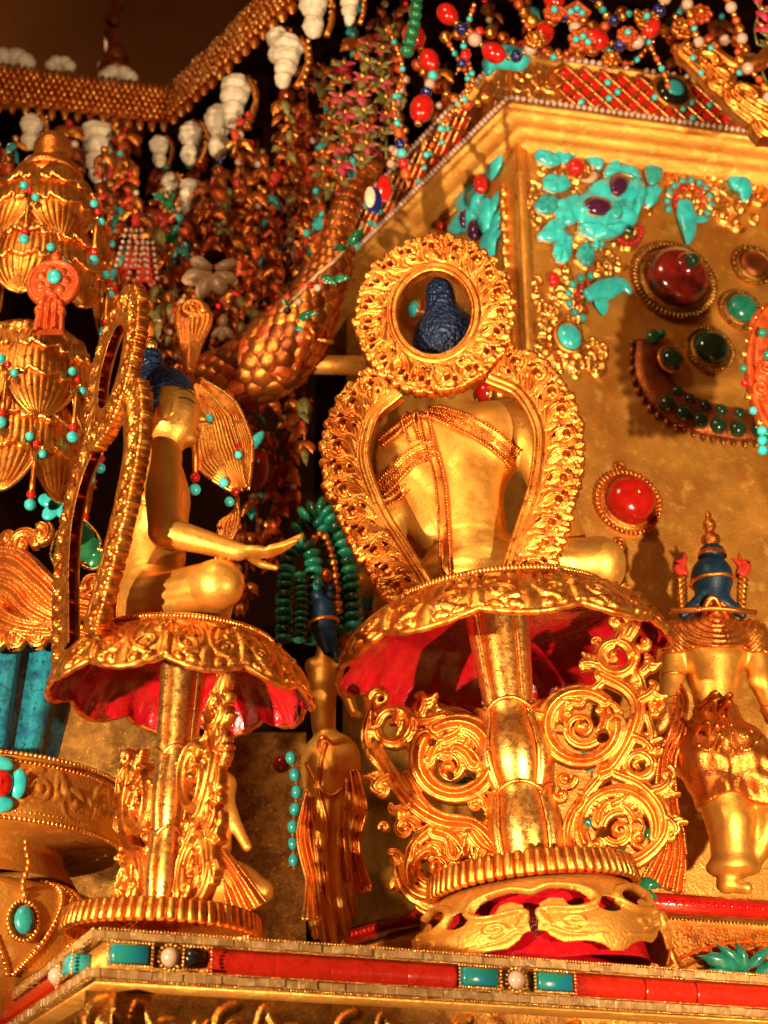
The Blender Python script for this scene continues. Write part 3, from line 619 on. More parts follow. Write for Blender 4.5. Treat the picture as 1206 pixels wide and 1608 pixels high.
def build_buddha(label, M4, me=None):
    t = thing('seated_buddha', label, 'statue', M4)
    link('body', me or BODY_ME, 'golds', t); link('hair', HAIR_ME, 'blue', t)
    bead('topknot_jewel', 'goldl', (0, -34, 540), (11, 11, 12), t)
    return t
STRAPS = [([(-50, 312), (-48, 285), (-42, 225), (-34, 165), (-36, 100), (-40, 45), (-42, 8)], 19), ([(-58, 300), (-20, 280), (28, 242), (84, 196)], 34), ([(-66, 308), (-72, 280), (-66, 238)], 22),
          ([(-128, 178), (-104, 192), (-72, 212), (-34, 222)], 30), ([(-118, 252), (-98, 262), (-66, 282)], 16), ([(-132, 150), (-108, 158), (-88, 168)], 14)]
STRAP_ME = []; STUD_ME = []
for pth, wd in STRAPS:
    b = MB(); S = ribbon(pth, wd, 5.5, n=80, m=13); bs = MB()
    if len(S) < 4: continue
    b.grid(S)
    rows = [1, -2] if wd < 20 else [1, 3, -4, -2]
    for e in rows:                                             # beaded borders
        ln = S[:, e]; seg = np.linalg.norm(np.diff(ln, axis=0), axis=1); cs = np.concatenate([[0], np.cumsum(seg)]); k = int(cs[-1] / 4.6)
        for q in np.linspace(0, cs[-1], k): bs.ball([np.interp(q, cs, ln[:, i]) - (1.2 if i == 1 else 0) for i in range(3)], 2.5 if e in (1, -2) else 1.7, 5)
    if wd > 26:                                                # embossed rosettes along the middle
        ln = S[:, 6]; seg = np.linalg.norm(np.diff(ln, axis=0), axis=1); cs = np.concatenate([[0], np.cumsum(seg)])
        for q in np.arange(6, cs[-1], 11):
            c0 = np.array([np.interp(q, cs, ln[:, i]) for i in range(3)]); bs.ball(c0, 2.4, 6)
            for j in range(5): bs.ball(c0 + np.array([4 * math.cos(j * 1.26), -.4, 4 * math.sin(j * 1.26)]), 1.9, 5)
    STRAP_ME.append(b.mesh('robe_strap')); STUD_ME.append(bs.mesh('strap_studs'))
# robe edge seen from the statue's right: hem under the arm and along the lap
HEM = []
for pts in ([(92, -30, 186), (104, 10, 165), (96, 48, 140), (70, 68, 120)], [(60, 60, 92), (96, 70, 96), (120, 110, 90)], [(100, 40, 88), (140, 60, 92), (165, 100, 86)]):
    c = crv(pts, 18); b = MB(); d = np.array([[-1, 0, 0.]] * 18); b.tube(c, 4, 6); HEM.append(b)
def halo_relief(rl, s0, s1, h, step, closed=False, seed=1):
    """flowing acanthus scrolls, pierced; s along the band, t across (0 inner .. h outer)"""
    rn = random.Random(seed); n = max(3, int(round((s1 - s0) / step))); st = (s1 - s0) / n; holes = []
    rl.stroke([(s0 - 9, h * .30), (s1 + 9, h * .30)], h * .12, .45); rl.stroke([(s0 - 9, h * .52), (s1 + 9, h * .52)], h * .20, .18); rl.stroke([(s0 - 9, h * .74), (s1 + 9, h * .74)], h * .16, .2)
    for i in range(n):
        j = lambda a: rn.uniform(-a, a); x = s0 + (i + .5) * st + j(2); sg = 1
        # sweeping leaf from the inner rail to a curl near the rim
        c = crv([(x - st * .75, h * .28), (x - st * .35, h * .36 + j(2)), (x + st * .05, h * .52 + j(2)), (x + st * .12, h * .74), (x - st * .18, h * .80), (x - st * .26, h * .66)], 30)
        rl.stroke(c, np.interp(np.linspace(0, 1, 30), [0, .4, .75, 1], [h * .05, h * .125, h * .105, h * .06]), 1.0, 2, .42, 2); rl.ball(x - st * .2, h * .67, h * .07, 1.3, 4)
        # counter leaf
        c = crv([(x + st * .30, h * .30), (x + st * .44, h * .44), (x + st * .36, h * .62), (x + st * .50, h * .82)], 18); rl.stroke(c, np.linspace(h * .05, h * .085, 18), 1.05, 3, .4, 2)
        rl.stroke(crv([(x + st * .05, h * .40), (x + st * .22, h * .46), (x + st * .24, h * .58)], 10), np.linspace(h * .05, h * .065, 10), 1.1, 3, .3, 1)
        # ruffled rim
        for k in range(4):
            xx = x + (k - 1.5) * st * .25 + j(1.5); yy = h * (.90 + .05 * (k % 2)) + j(3); rl.stroke(crv([(xx - 2 + j(2), h * .74), (xx + j(2), h * .84), (xx + j(3), yy)], 6), np.linspace(h * .06, h * .075, 6), 1.05, 1 + (k % 2) * 1.5, .35, 1); rl.ball(xx + j(3), yy + 2, h * .062 * rn.uniform(.8, 1.25), 1.2, 1)
        for k in range(2): rl.ball(x + j(st * .5), h * rn.uniform(.4, .85), h * rn.uniform(.03, .05), 1.6, 5)
        holes += [([(x - st * .02, h * .645), (x - st * .05, h * .70)], h * .050), ([(x + st * .26 + j(2), h * .72), (x + st * .24, h * .78)], h * .038)]
        if i % 2: holes.append(([(x - st * .12 + j(2), h * .40), (x - st * .02, h * .42)], h * .034))
    for p, r in holes: rl.hole(p, r)
HZ = 1.10
def halo_mesh():
    out = []
    # lower flame-shaped frame: centre line (x, z), inner edge is a smooth rail
    half = np.array([(72, -52), (118, 40), (150, 108), (170, 186), (164, 240), (138, 290), (92, 322)], float)
    pth = np.concatenate([half * (1, HZ), ]); c = crv(pth, 160)
    for side in (1, -1):
        cc = c * (side, 1); tg = np.gradient(cc, axis=0); ds = np.linalg.norm(tg, axis=1); tg /= ds[:, None]; nr = np.stack([tg[:, 1], -tg[:, 0]], -1) * side
        cs = np.concatenate([[0], np.cumsum(np.linalg.norm(np.diff(cc, axis=0), axis=1))]); Wd = 80.
        rl = Relief(-6, cs[-1] + 6, 0, Wd + 6, 1.35); halo_relief(rl, 4, cs[-1] - 2, Wd, 38, seed=3 + side)
        for t0, r in ((Wd * .17, 5.5), (Wd * .05, 5.0), (Wd * .11, 3.2)): rl.stroke([(-6, t0), (cs[-1] + 6, t0)], r, 1.2 if r > 4 else 1.6)
        def fn(X, Y, H, cc=cc, nr=nr, cs=cs):
            s = np.clip(X, 0, cs[-1]); ex = X - s; px = np.interp(s, cs, cc[:, 0]); pz = np.interp(s, cs, cc[:, 1]); nx = np.interp(s, cs, nr[:, 0]); nz = np.interp(s, cs, nr[:, 1])
            t = Y - 40.; return px + nx * t + ex * 0, -H * 1.0 - .06 * np.abs(t) * 0, pz + nz * t
        out.append(rl.mesh('halo_band', fn, back=15.))
    # ring round the head
    n = 240; a = np.linspace(0, 2 * PI, n + 1); C0 = np.stack([97 * np.cos(a), 116 * np.sin(a)], -1); cs = np.concatenate([[0], np.cumsum(np.linalg.norm(np.diff(C0, axis=0), axis=1))]); Wd = 72.; L = cs[-1]
    rl = Relief(0, L, 0, Wd + 6, 1.35); halo_relief(rl, 0, L, Wd, 36, seed=9)
    for t0, r in ((Wd * .17, 5.0), (Wd * .05, 4.6), (Wd * .11, 3)): rl.stroke([(0, t0), (L, t0)], r, 1.2 if r > 4 else 1.6)
    def fr(X, Y, H):
        s = np.clip(X, 0, L); aa = np.interp(s, cs, a); t = Y - 36.; nx, nz = np.cos(aa) * 1.0, np.sin(aa); r1 = 97 * np.cos(aa); r2 = 116 * np.sin(aa)
        return r1 + nx * t, -H - 7, r2 + nz * t + 423 * HZ
    out.append(rl.mesh('halo_ring', fr, back=15.)); return out
HALO = halo_mesh()
def build_halo(label, M4, y=-78):
    t = thing('openwork_halo', label, 'halo', M4)
    for me, nm in zip(HALO, ('side_band', 'side_band', 'head_ring')): link(nm, me, 'gold', t, T(0, y, 0))
    return t
# ---- lotus stand -----------------------------------------------------
def lotus_cup(parent, rad, drop, npet, phase, wob, seed):
    """skirt of drooping petals carved with scrolls; red lacquer inside"""
    rn = random.Random(seed); pw = 100.; L = npet * pw; rl = Relief(0, L, 0, 100, 1.6, plate=0.)
    for i in range(npet):
        x = (i + .5) * pw
        for sg in (1, -1):
            rl.stroke(crv([(x + sg * 8, 16), (x + sg * 40, 30), (x + sg * 44, 62), (x + sg * 24, 82)], 20), np.linspace(3, 4.5, 20), 1.1, 1)
            rl.stroke(spiral(x + sg * 24, 66, 15, 2, 90 - 60 * sg, -sg * 1.5), np.linspace(4.6, 2.4, 39), 1.3, 0, .2)
            rl.stroke(crv([(x + sg * 46, 10), (x + sg * 30, 22), (x + sg * 34, 48)], 12), np.linspace(2.4, 3.6, 12), 1.1)
            rl.ball(x + sg * 24, 66, 4, 1.6); rl.stroke(crv([(x + sg * 10, 44), (x + sg * 22, 40), (x + sg * 20, 52)], 8), 2.5, 1.3)
            rl.stroke(spiral(x + sg * 12, 32, 8, 2, 0, sg * 1.2), np.linspace(2.8, 1.8, 33), 1.4)
        rl.stroke([(x, 24), (x, 86)], np.linspace(3, 6.5, 2), 1.2, 0, .3); rl.ball(x, 22, 6, 1.3); rl.ball(x, 58, 7, 1.2)
        for k in (-2, -1, 0, 1, 2): rl.ball(x + k * 17, 93 - abs(k) * 2, 7.5, .9)
        rl.stroke([(x - 50, 2), (x - 50, 98)], [3, 9], .5)
    def prof(t, a):                                            # t 0 top .. 1 rim
        sc = np.abs(np.cos(a * npet / 2 + phase)); fl = .5 - .5 * np.cos(PI * t); r = rad * (.72 + .28 * np.sin(PI / 2 * t ** 1.0) + .05 * t * sc + wob * t * np.sin(2 * a + 1))
        z = -drop * (t ** 1.25) * (.80 + .20 * sc); return r, z
    def fn(X, Y, H):
        a = 2 * PI * X / L - phase * 2 / npet + PI / npet * 0; t = Y / 100.; r, z = prof(t, a); e = .01; r2, z2 = prof(t + e, a); dr, dz = r2 - r, z2 - z; n = np.hypot(dr, dz); nr, nz = -dz / n, dr / n
        return (r + nr * H * rad / 230.) * np.cos(a), (r + nr * H * rad / 230.) * np.sin(a), z + nz * H * rad / 230.
    link('petal_skirt', rl.mesh('petal_skirt', fn), 'gold', parent)
    b = MB(); A = np.linspace(0, 2 * PI, 241); t = np.linspace(0, 1, 22); G = []
    for tt in t:
        r, z = prof(np.full_like(A, tt), A); rf = r - 3 - 9 * tt * (1 - np.abs(np.cos(A * npet / 2 + phase))) ** 2 - 2.5 * tt * np.cos(A * npet * 3); G.append(np.stack([rf * np.cos(A), rf * np.sin(A), z - 2.5 + 0 * A], -1))
    G = np.array(G); G[0, :, :2] *= .08; b.grid(G); link('red_lining', b.mesh('red_lining'), 'red', parent)
    b = MB(); r, z = prof(np.ones_like(A), A); rim = np.stack([r * np.cos(A), r * np.sin(A), z], -1)[:-1]; b.tube(rim, 4.2 * (1 + .45 * np.abs(np.sin(A[:-1] * npet * 2.5))), 6, closed=True); link('scalloped_rim', b.mesh('scalloped_rim'), 'gold', parent)
    # seat disc with hatched edge
    b = MB(); r0 = rad * .71
    b.lathe([(0, 14), (r0 - 6, 14), (r0, 12), (r0 + 3, 6), (r0, 1), (r0 + 6, -3)], 96); link('seat_disc', b.mesh('seat_disc'), 'gold', parent)
    b = MB(); n = int(2 * PI * r0 / 5.6)
    for i in range(n):
        a = 2 * PI * i / n; c = np.array([(r0 + 3) * math.cos(a), (r0 + 3) * math.sin(a), 7]); b.ball(c, (2.6, 2.6, 4.6), 6)
    n2 = int(2 * PI * (r0 + 5) / 4.2)
    for i in range(n2): a = 2 * PI * i / n2; b.ball(((r0 + 6) * math.cos(a), (r0 + 6) * math.sin(a), -3), 2.2, 5)
    o = link('bead_edging', b.mesh('bead_edging'), 'goldl', parent); o['kind'] = 'stuff'
def bracket(side):
    """pierced scroll bracket, drawn as on the photograph; units of the middle statue, origin at its lower stem side corner"""
    rn = random.Random(side); J = lambda a: rn.uniform(-a, a)
    if side == 0: sc, ox, oy, W, H = 1 / 3.35, 700, 1500, 220, 420
    else: sc, ox, oy, W, H = 1 / 3.496, 60, 1440, 220, 430
    cv = lambda p: np.array([((ox - x) * sc if side == 0 else (x - ox) * sc, (oy - y) * sc * 1.06) for x, y in np.atleast_2d(np.asarray(p, float))])
    rl = Relief(-16, W + 10, -20, H + 10, 1.25); fat = 1.3 if side == 0 else 1.12
    def S_(pts, w0, w1=None, hg=1.25, n=40, base=2., g=.40):
        w1 = w0 if w1 is None else w1; w0 *= fat; w1 *= fat; c = crv(cv(pts), n); w = np.linspace(w0, w1, n) * sc * (1 + .10 * np.sin(np.linspace(0, n * .3, n) + J(3)))
        rl.stroke(c, w, hg, base, g, 1); rl.stroke(c, w * .25, 1.3, base + hg * w.mean() * .55)
    def C_(x, y, r, a, sg, w=None, turns=.95, ball=True, sy=1.):
        if r > 100: turns = 1.12; w = 27
        (cx, cy), = cv((x, y)); r = r * sc; w = (w * sc) if w else r * .34 * fat; sp = spiral(cx, cy, r, r * .28, a, sg * turns, sy=sy); rl.stroke(sp, np.linspace(w, w * .6, len(sp)), 1.4, 2, .35, 1)
        if ball: rl.ball(cx, cy, r * .34 + 1, 1.5, 3)
    def O_(x, y, rx, w, sy=1., a=0, t=1.0):
        (cx, cy), = cv((x, y)); sp = spiral(cx, cy, rx * sc, rx * sc * .97, a, t, sy=sy); ww = fat * w * sc * (1 + .18 * np.sin(np.linspace(0, 9, len(sp)) + x)); rl.stroke(sp, ww, 1.25, 2, .38, 1); rl.stroke(sp, ww * .25, 1.3, 2 + ww.mean() * .7)
    def A_(x, y, a, L, w, sg):                                  # acanthus lobe
        (px_, py_), = cv((x, y)); p = np.array([px_, py_]); a = R(a); L *= sc * 1.1; w *= sc * fat; d = np.array([math.cos(a), math.sin(a)]); n_ = np.array([-d[1], d[0]]) * sg
        q = crv([p, p + d * L * .45 + n_ * L * .02, p + d * L * .85 + n_ * L * .22, p + d * L * .80 + n_ * L * .46], 14); rl.stroke(q, w * (1 - .5 * np.linspace(0, 1, 14) ** 1.5), 1.4, 3, .45, 1)
        for f in (.2, .45, .7): z = p + d * L * f; rl.stroke(crv([z, z - n_ * w * .9 + d * w * .5, z - n_ * w * 1.3 + d * w * 1.3], 6), np.linspace(w * .6, w * .38, 6), 1.4, 2, .25, 1)
    if side == 0:
        O_(470, 800, 185, 42, a=60, t=.93); O_(160, 620, 88, 26, a=20, t=.9); O_(335, 1290, 165, 34, a=100, t=.72); O_(340, 1450, 82, 20, sy=.55)
        S_([(60, 740), (140, 850), (230, 980), (380, 1085), (540, 1120), (640, 1220), (690, 1330)], 34, 36); S_([(60, 740), (20, 690), (40, 560), (90, 480)], 26, 18); S_([(220, 860), (300, 1000), (380, 1070)], 22, 20)
        S_([(240, 1200), (210, 1320), (260, 1450), (420, 1530), (560, 1500)], 26, 22); S_([(330, 1120), (240, 1200), (220, 1320)], 26, 22); S_([(640, 700), (700, 720), (740, 760)], 34, 30); S_([(200, 560), (300, 600), (420, 590)], 20, 24); S_([(520, 1480), (640, 1400), (720, 1380)], 24, 30)
        for x, y, r, a, sg in ((90, 470, 50, 0, 1), (270, 705, 52, 90, -1), (400, 590, 44, 200, 1), (300, 545, 40, 120, -1), (90, 930, 46, 30, 1), (205, 1115, 62, 180, -1), (150, 1250, 42, 60, 1), (170, 1370, 46, 0, 1), (560, 1020, 50, 200, -1), (610, 1100, 40, 90, 1), (40, 640, 36, 90, 1), (430, 840, 106, 330, 1), (430, 760, 46, 0, -1), (520, 800, 50, 200, 1), (345, 1300, 101, 20, -1), (330, 1230, 50, 180, -1), (430, 1300, 48, 270, 1), (250, 1430, 34, 0, 1), (100, 1100, 30, 0, 1), (180, 690, 36, 0, -1)): C_(x, y, r, a, sg)
        for x, y, a, L, w, sg in ((560, 830, 120, 130, 36, 1), (330, 800, 70, 120, 34, -1), (420, 700, 20, 110, 32, 1), (440, 1240, 100, 110, 32, 1), (250, 1290, 60, 100, 30, -1), (540, 1150, 300, 150, 34, 1), (500, 1180, 260, 110, 28, -1), (160, 640, 60, 90, 28, 1), (130, 860, 200, 90, 28, 1), (240, 1000, 210, 100, 26, -1), (300, 560, 70, 90, 26, 1), (600, 880, 340, 90, 28, 1), (70, 560, 100, 80, 24, -1)): A_(x, y, 180 - a, L, w, -sg)
        for x, y, r in ((420, 990, 0), (545, 890, 22), (360, 720, 20), (440, 880, 18), (300, 1280, 20), (400, 1390, 22), (360, 1335, 14), (500, 1290, 30), (150, 640, 34), (100, 480, 16)):
            if r: rl.hole(cv((x, y)), r * sc)
    else:
        O_(300, 715, 185, 42, a=40, t=.88); O_(530, 390, 92, 30, a=0, t=1.); O_(560, 940, 66, 22); O_(410, 1225, 190, 32, a=200, t=-.62)
        S_([(640, 30), (600, 120), (660, 210), (610, 290)], 26, 34); S_([(440, 470), (560, 560), (600, 660), (540, 800), (430, 930), (360, 960)], 34, 36); S_([(360, 970), (230, 1090), (160, 1200), (150, 1310)], 26, 30); S_([(430, 960), (560, 1040), (640, 1170), (620, 1290), (500, 1380), (360, 1410), (240, 1440)], 30, 34)
        S_([(120, 640), (60, 620), (20, 640)], 34, 34); S_([(620, 480), (640, 560), (600, 650)], 24, 24); S_([(470, 480), (380, 540), (300, 530)], 22, 30); S_([(640, 700), (650, 800), (600, 880)], 20, 22); S_([(160, 1320), (120, 1400), (60, 1430)], 30, 34)
        for x, y, r, a, sg in ((570, 205, 56, 0, 1), (520, 375, 50, 90, 1), (375, 390, 46, 30, -1), (690, 330, 42, 200, 1), (440, 655, 56, 0, 1), (300, 720, 106, 320, -1), (240, 640, 44, 60, 1), (620, 540, 40, 100, 1), (690, 650, 42, 0, -1), (555, 940, 34, 0, 1), (670, 870, 46, 90, 1), (180, 960, 52, 0, -1), (150, 1030, 40, 180, 1), (690, 1000, 44, 60, -1), (405, 1240, 104, 70, 1), (440, 1120, 50, 0, -1), (290, 1290, 50, 180, 1), (500, 1290, 44, 270, -1), (660, 1290, 40, 90, 1), (690, 690, 32, 90, 1), (690, 430, 34, 90, -1), (700, 130, 34, 0, 1), (440, 290, 30, 0, 1), (250, 1360, 40, 30, 1)): C_(x, y, r, a, sg)
        for x, y, a, L, w, sg in ((400, 760, 60, 120, 34, 1), (200, 700, 90, 110, 32, -1), (310, 590, 160, 110, 32, 1), (500, 1230, 100, 120, 32, 1), (310, 1190, 70, 110, 32, -1), (400, 1120, 20, 100, 30, 1), (620, 620, 20, 110, 30, 1), (560, 800, 330, 110, 30, -1), (600, 1080, 10, 110, 30, 1), (210, 1120, 40, 100, 28, 1), (560, 300, 60, 90, 28, 1), (440, 420, 150, 90, 26, 1), (640, 1200, 320, 90, 26, -1), (660, 480, 40, 80, 24, 1)): A_(x, y, a, L, w, sg)
        for x, y, r in ((315, 705, 20), (400, 780, 34), (190, 700, 22), (560, 385, 22), (575, 935, 18), (420, 1240, 18), (330, 1240, 26), (500, 1230, 26), (400, 1340, 26), (590, 205, 14), (260, 1180, 20)): rl.hole(cv((x, y)), r * sc)
    return rl
def stem_section(z0, z1, r0, r1, bulge, lob=4, n=48):
    """one leaf-wrapped joint of a stem, with a raised lip; z0 bottom, z1 top"""
    t = np.linspace(0, 1, 18); prof = [(r0 + (r1 - r0) * x + bulge * math.sin(PI * min(1, x * 1.15)) , z0 + (z1 - z0) * x) for x in t]
    b = MB(); b.lathe(prof, n, lambda tt, a: 1 + .22 * np.abs(np.cos(a * lob / 2)) ** .5 - .13)
    rr = prof[-1][0]; a = np.linspace(0, 2 * PI, 73)[:-1]; top = np.stack([rr * (1.03 + .06 * np.abs(np.cos(a * lob / 2))) * np.cos(a), rr * (1.03 + .06 * np.abs(np.cos(a * lob / 2))) * np.sin(a), z1 + 14 * np.abs(np.cos(a * lob / 2)) - 10], -1)
    b.tube(top, 3.4, 6, closed=True)
    for k in range(lob):                                        # raised leaf edges
        a0 = (k + .5) * 2 * PI / lob; ln = []
        for x in np.linspace(0, 1, 14):
            q = r0 + (r1 - r0) * x + bulge * math.sin(PI * min(1, x * 1.15)); ln.append((q * .97 * math.cos(a0), q * .97 * math.sin(a0), z0 + (z1 - z0) * x))
        b.tube(ln, 2.6, 6)
    return b
def build_stand(label, M4, rad, drop, npet, phase, seed, joints, base_r, H, tilt_cup=0., gear=66, cup_z=22):
    """H: height of seat above the base plate; z = 0 is the seat"""
    t = thing('lotus_stand', label, 'lotus stand', M4)
    cup = bpy.data.objects.new('lotus_cup', None); COL.objects.link(cup); cup.parent = t; cup.matrix_local = T(0, 0, -cup_z) @ RS(tilt_cup, 0, 0)
    lotus_cup(cup, rad, drop, npet, phase, .02, seed)
    for (z0, z1, r0, r1, bl) in joints: stem_section(z0, z1, r0, r1, bl).build('stem_joint', 'goldl', t)
    # gadrooned base ring and dome
    b = MB(); prof = [(0, -H + 52), (base_r * .30, -H + 50), (base_r * .62, -H + 40), (base_r * .86, -H + 24), (base_r * .9, -H + 18)]
    b.lathe(prof, 64); b.build('base_dome', 'copper', t)
    me = MB().box(-7, 7, -7, 7, -17, 17, 3.2).mesh('gadroon'); me.materials.append(M['gold'])
    for i in range(gear):
        a = 2 * PI * i / gear; o = bpy.data.objects.new('gadroon', me); COL.objects.link(o); o.parent = t
        sc = base_r * 2 * PI / gear / 15.2
        o.matrix_local = frame((base_r * .97 * math.cos(a), base_r * .97 * math.sin(a), -H + 16), (-math.sin(a) * sc, math.cos(a) * sc, 0), (math.cos(a), math.sin(a), 0), (.30 * math.cos(a), .30 * math.sin(a), -1))
    return t
# ---- the middle statue (leans a little to the left) -------------------
KM = .000775; SEAT_M = P(760, 918, 1.76)
YAW_M = R(-9); TILT_M = R(-5.2)
def stat_frame(o, yaw, tilt, k): return T(o) @ Matrix.Rotation(tilt, 4, 'Y') @ Matrix.Rotation(yaw, 4, 'Z') @ Matrix.Scale(k, 4)
FM = stat_frame(SEAT_M, YAW_M, TILT_M, KM)
mb_ = build_buddha('gilt buddha with blue hair seated with its back to us in the middle', FM @ T(-12, 40, 4) @ Matrix.Scale(1.06, 4), BODY_WIDE)
def straps(t):
    for me, m2 in zip(STRAP_ME, STUD_ME):
        o = link('robe_strap', me, 'gold', t); link('strap_studs', m2, 'copper', o)['kind'] = 'stuff'
straps(mb_)
build_halo('large gold openwork halo framing the back-turned buddha', FM @ T(-22, 30, 4))
HMID = 482
st = build_stand('large gold lotus stand with red lining and face-on scroll brackets under the middle buddha', FM @ T(14, 0, 0), 240, 88, 10, .3, 5,
    [(-215, -50, 33, 46, 0), (-342, -205, 36, 44, 14), (-446, -332, 47, 46, 6)], 150, HMID, R(2), cup_z=48)
me0 = bracket(0).mesh('scroll_bracket', flat_map(), back=9.); me1 = bracket(1).mesh('scroll_bracket', flat_map(), back=9.)
link('scroll_bracket', me0, 'gold', st, T(-34, -8, -500) @ Matrix.Rotation(R(4), 4, 'Y') @ Matrix.Diagonal((-1, 1, 1.0, 1)))
link('scroll_bracket', me1, 'gold', st, T(34, -8, -470) @ Matrix.Rotation(R(0), 4, 'Y') @ Matrix.Diagonal((1, 1, 1.0, 1)))
# pierced cover under the gadrooned ring, red beneath it
L = 700.; rl = Relief(0, L, 0, 150, 1.8, plate=0.)
for i in range(5):
    x = 70 + i * 140; 
    rl.hole(crv([(x - 42, 62), (x - 36, 46), (x - 16, 38), (x, 50)], 12), 11); rl.hole(crv([(x + 42, 62), (x + 36, 46), (x + 16, 38), (x, 50)], 12), 11); rl.hole([(x, 50), (x, 104)], [8, 3])
    rl.hole([(x, 160), (x, 118)], [44, 12]); rl.hole([(x - 34, 162), (x + 34, 162)], 30)
    for sg in (1, -1):
        rl.stroke(crv([(x + sg * 10, 100), (x + sg * 8, 72), (x + sg * 40, 76), (x + sg * 58, 60), (x + sg * 50, 36), (x + sg * 20, 24), (x, 34)], 40), 4.5, 1.1, 2); rl.stroke(spiral(x + sg * 34, 98, 13, 3, 90, sg * 1.3), np.linspace(3.6, 2, 35), 1.2)
        rl.stroke(crv([(x + sg * 14, 108), (x + sg * 30, 122), (x + sg * 58, 124)], 10), np.linspace(4, 2, 10), 1.2)
    rl.hole([(x + 70, 58), (x + 70, 70)], [8, 12])
def fcov(X, Y, H):
    a = 2 * PI * X / L - PI / 2 - 2 * PI * (210 / L) + .02; t = Y / 150.; r = 136 + 44 * np.sin(PI * .62 * t ** .8) + 4 * np.sin(5 * a) * t; z = -HMID - 2 - 108 * t
    return (r + H) * np.cos(a), (r + H) * np.sin(a), z + H * .4
ZB = -(SEAT_M[2] - ZP) / KM
link('pierced_cover', rl.mesh('pierced_cover', fcov, back=4.), 'goldw', st)
b = MB(); b.lathe([(118, -HMID + 10), (120, -HMID - 4), (140, -HMID - 50), (150, -HMID - 112)], 48); b.build('red_underbody', 'red', st)
# ---- the left statue, seen from its right side --------------------------
KL = .000640; SEAT_L = P(293, 992, 1.58); YAW_L = R(-62)
FL = stat_frame(SEAT_L, YAW_L, R(0), KL)
FB = stat_frame(SEAT_L, R(-79), R(0), KL)
lb = build_buddha('gilt buddha with blue hair seated in profile, arm reaching over its knee', FB @ T(0, -58, 4))
straps(lb)
build_halo('smaller gold openwork halo seen edge-on behind the profile buddha', FL @ T(0, -104, -4) @ Matrix.Rotation(R(-3), 4, 'X'))
# painted face, seen in profile
for s in (1, -1):
    X0 = np.stack([np.full(12, s * 90.), np.linspace(18, 49, 12), 414 + 3.0 * np.sin(np.linspace(0, PI, 12)) - 2], -1)
    ln = BB.march(X0, np.array([-s, 0, 0.]), 40); ln[:, 0] += s * .6; MB().tube(ln, [.6] + [1.5] * 10 + [.6], 6).build('eye_line', 'ink', lb)
    X0[:, 2] = 428 + 6 * np.sin(np.linspace(.2, PI * .9, 12)); ln = BB.march(X0, np.array([-s, 0, 0.]), 40); ln[:, 0] += s * .4; MB().tube(ln, [.4] + [1.1] * 10 + [.4], 6).build('eyebrow', 'ink', lb)
bead('mouth', 'lip', (0, 59, 375), (11, 4, 3.4), lb)
HL = 500
sl_ = build_stand('smaller gold lotus stand with crimson lining and edge-on scroll brackets under the profile buddha', stat_frame(SEAT_L, R(10), R(1.5), KL), 204, 96, 10, .9, 8,
    [(-215, -40, 30, 36, 0), (-345, -208, 26, 29, 4), (-462, -338, 25, 28, 4)], 152, HL, R(3), 62, cup_z=26)
link('scroll_bracket', me1, 'gold', sl_, T(14, -30, -478) @ Matrix.Rotation(R(-62), 4, 'Z') @ Matrix.Diagonal((.66, 1, .98, 1)))
link('scroll_bracket', me0, 'gold', sl_, T(-22, 12, -470) @ Matrix.Rotation(R(-62 + 180), 4, 'Z') @ Matrix.Diagonal((.62, -1, .86, 1)))
# ================================================================== STANDING FIGURES
class Loc:                                                     # local units of one photo pixel round an anchor
    def __init__(s, px, py, Y): s.o = P(px, py, Y); s.Y = Y; s.k = px_size(s.o)
    def __call__(s, px, py, d=0.): return (P(px, py, s.Y + d * s.k) - s.o) / s.k
    def M4(s): return T(s.o) @ Matrix.Scale(s.k, 4)
def cloth_strip(b, pts, wid, nrm=(0, -1, 0), folds=3, depth=5., n=40, m=25):
    """hanging ribbon with length-wise folds"""
    c = crv(pts, n); tg = np.gradient(c, axis=0); tg /= np.linalg.norm(tg, axis=1)[:, None]; nr = np.asarray(nrm, float); sd = np.cross(tg, nr); sd /= np.linalg.norm(sd, axis=1)[:, None]
    wd = np.interp(np.linspace(0, 1, n), np.linspace(0, 1, len(wid)), wid); u = np.linspace(-1, 1, m)
    A = c[:, None] + sd[:, None] * (u[None] * wd[:, None] / 2)[..., None] + nr * (depth * np.cos(u * PI * folds) - depth * .8 * u ** 2)[None, :, None]
    b.grid(A); b.grid((A - nr * 5)[:, ::-1])
    E_ = [A[:, 0], A[:, -1], A[0], A[-1]]
    for e in E_: b.tube(e - nr * 2, 3.0, 6)
# ---- right dancer, back to us
D = Loc(1130, 1385, 2.06); B = Body()
B.cap(D(1064, 1002), D(1178, 1002), 24, 24, 16).ell(D(1121, 1015), (62, 34, 46), 16).cap(D(1121, 1040), D(1123, 1108), 46, 34, 20).ell(D(1132, 1172), (62, 46, 46), 20)
B.ell(D(1098, 1185), (42, 44, 40), 14).ell(D(1166, 1185), (44, 44, 42), 14)
B.cap(D(1120, 960), D(1121, 985), 22, 26, 12)
B.cap(D(1060, 1004), D(1056, 1062), 23, 19, 10).cap(D(1056, 1062), D(1046, 1112, -14), 19, 15, 8).cap(D(1046, 1112, -14), D(1038, 1140, -20), 12, 9, 5)
B.cap(D(1182, 1004), D(1194, 1068), 23, 19, 10).cap(D(1194, 1068), D(1215, 1120), 19, 15, 8)
B.cap(D(1118, 1205), D(1146, 1285, 0), 46, 38, 16).cap(D(1146, 1285, 0), D(1150, 1345, 4), 36, 33, 12).ell(D(1148, 1362, 4), (40, 34, 18), 10).cap(D(1146, 1370), D(1140, 1388), 18, 15, 6).cap(D(1140, 1388), D(1172, 1394, -10), 13, 10, 6)
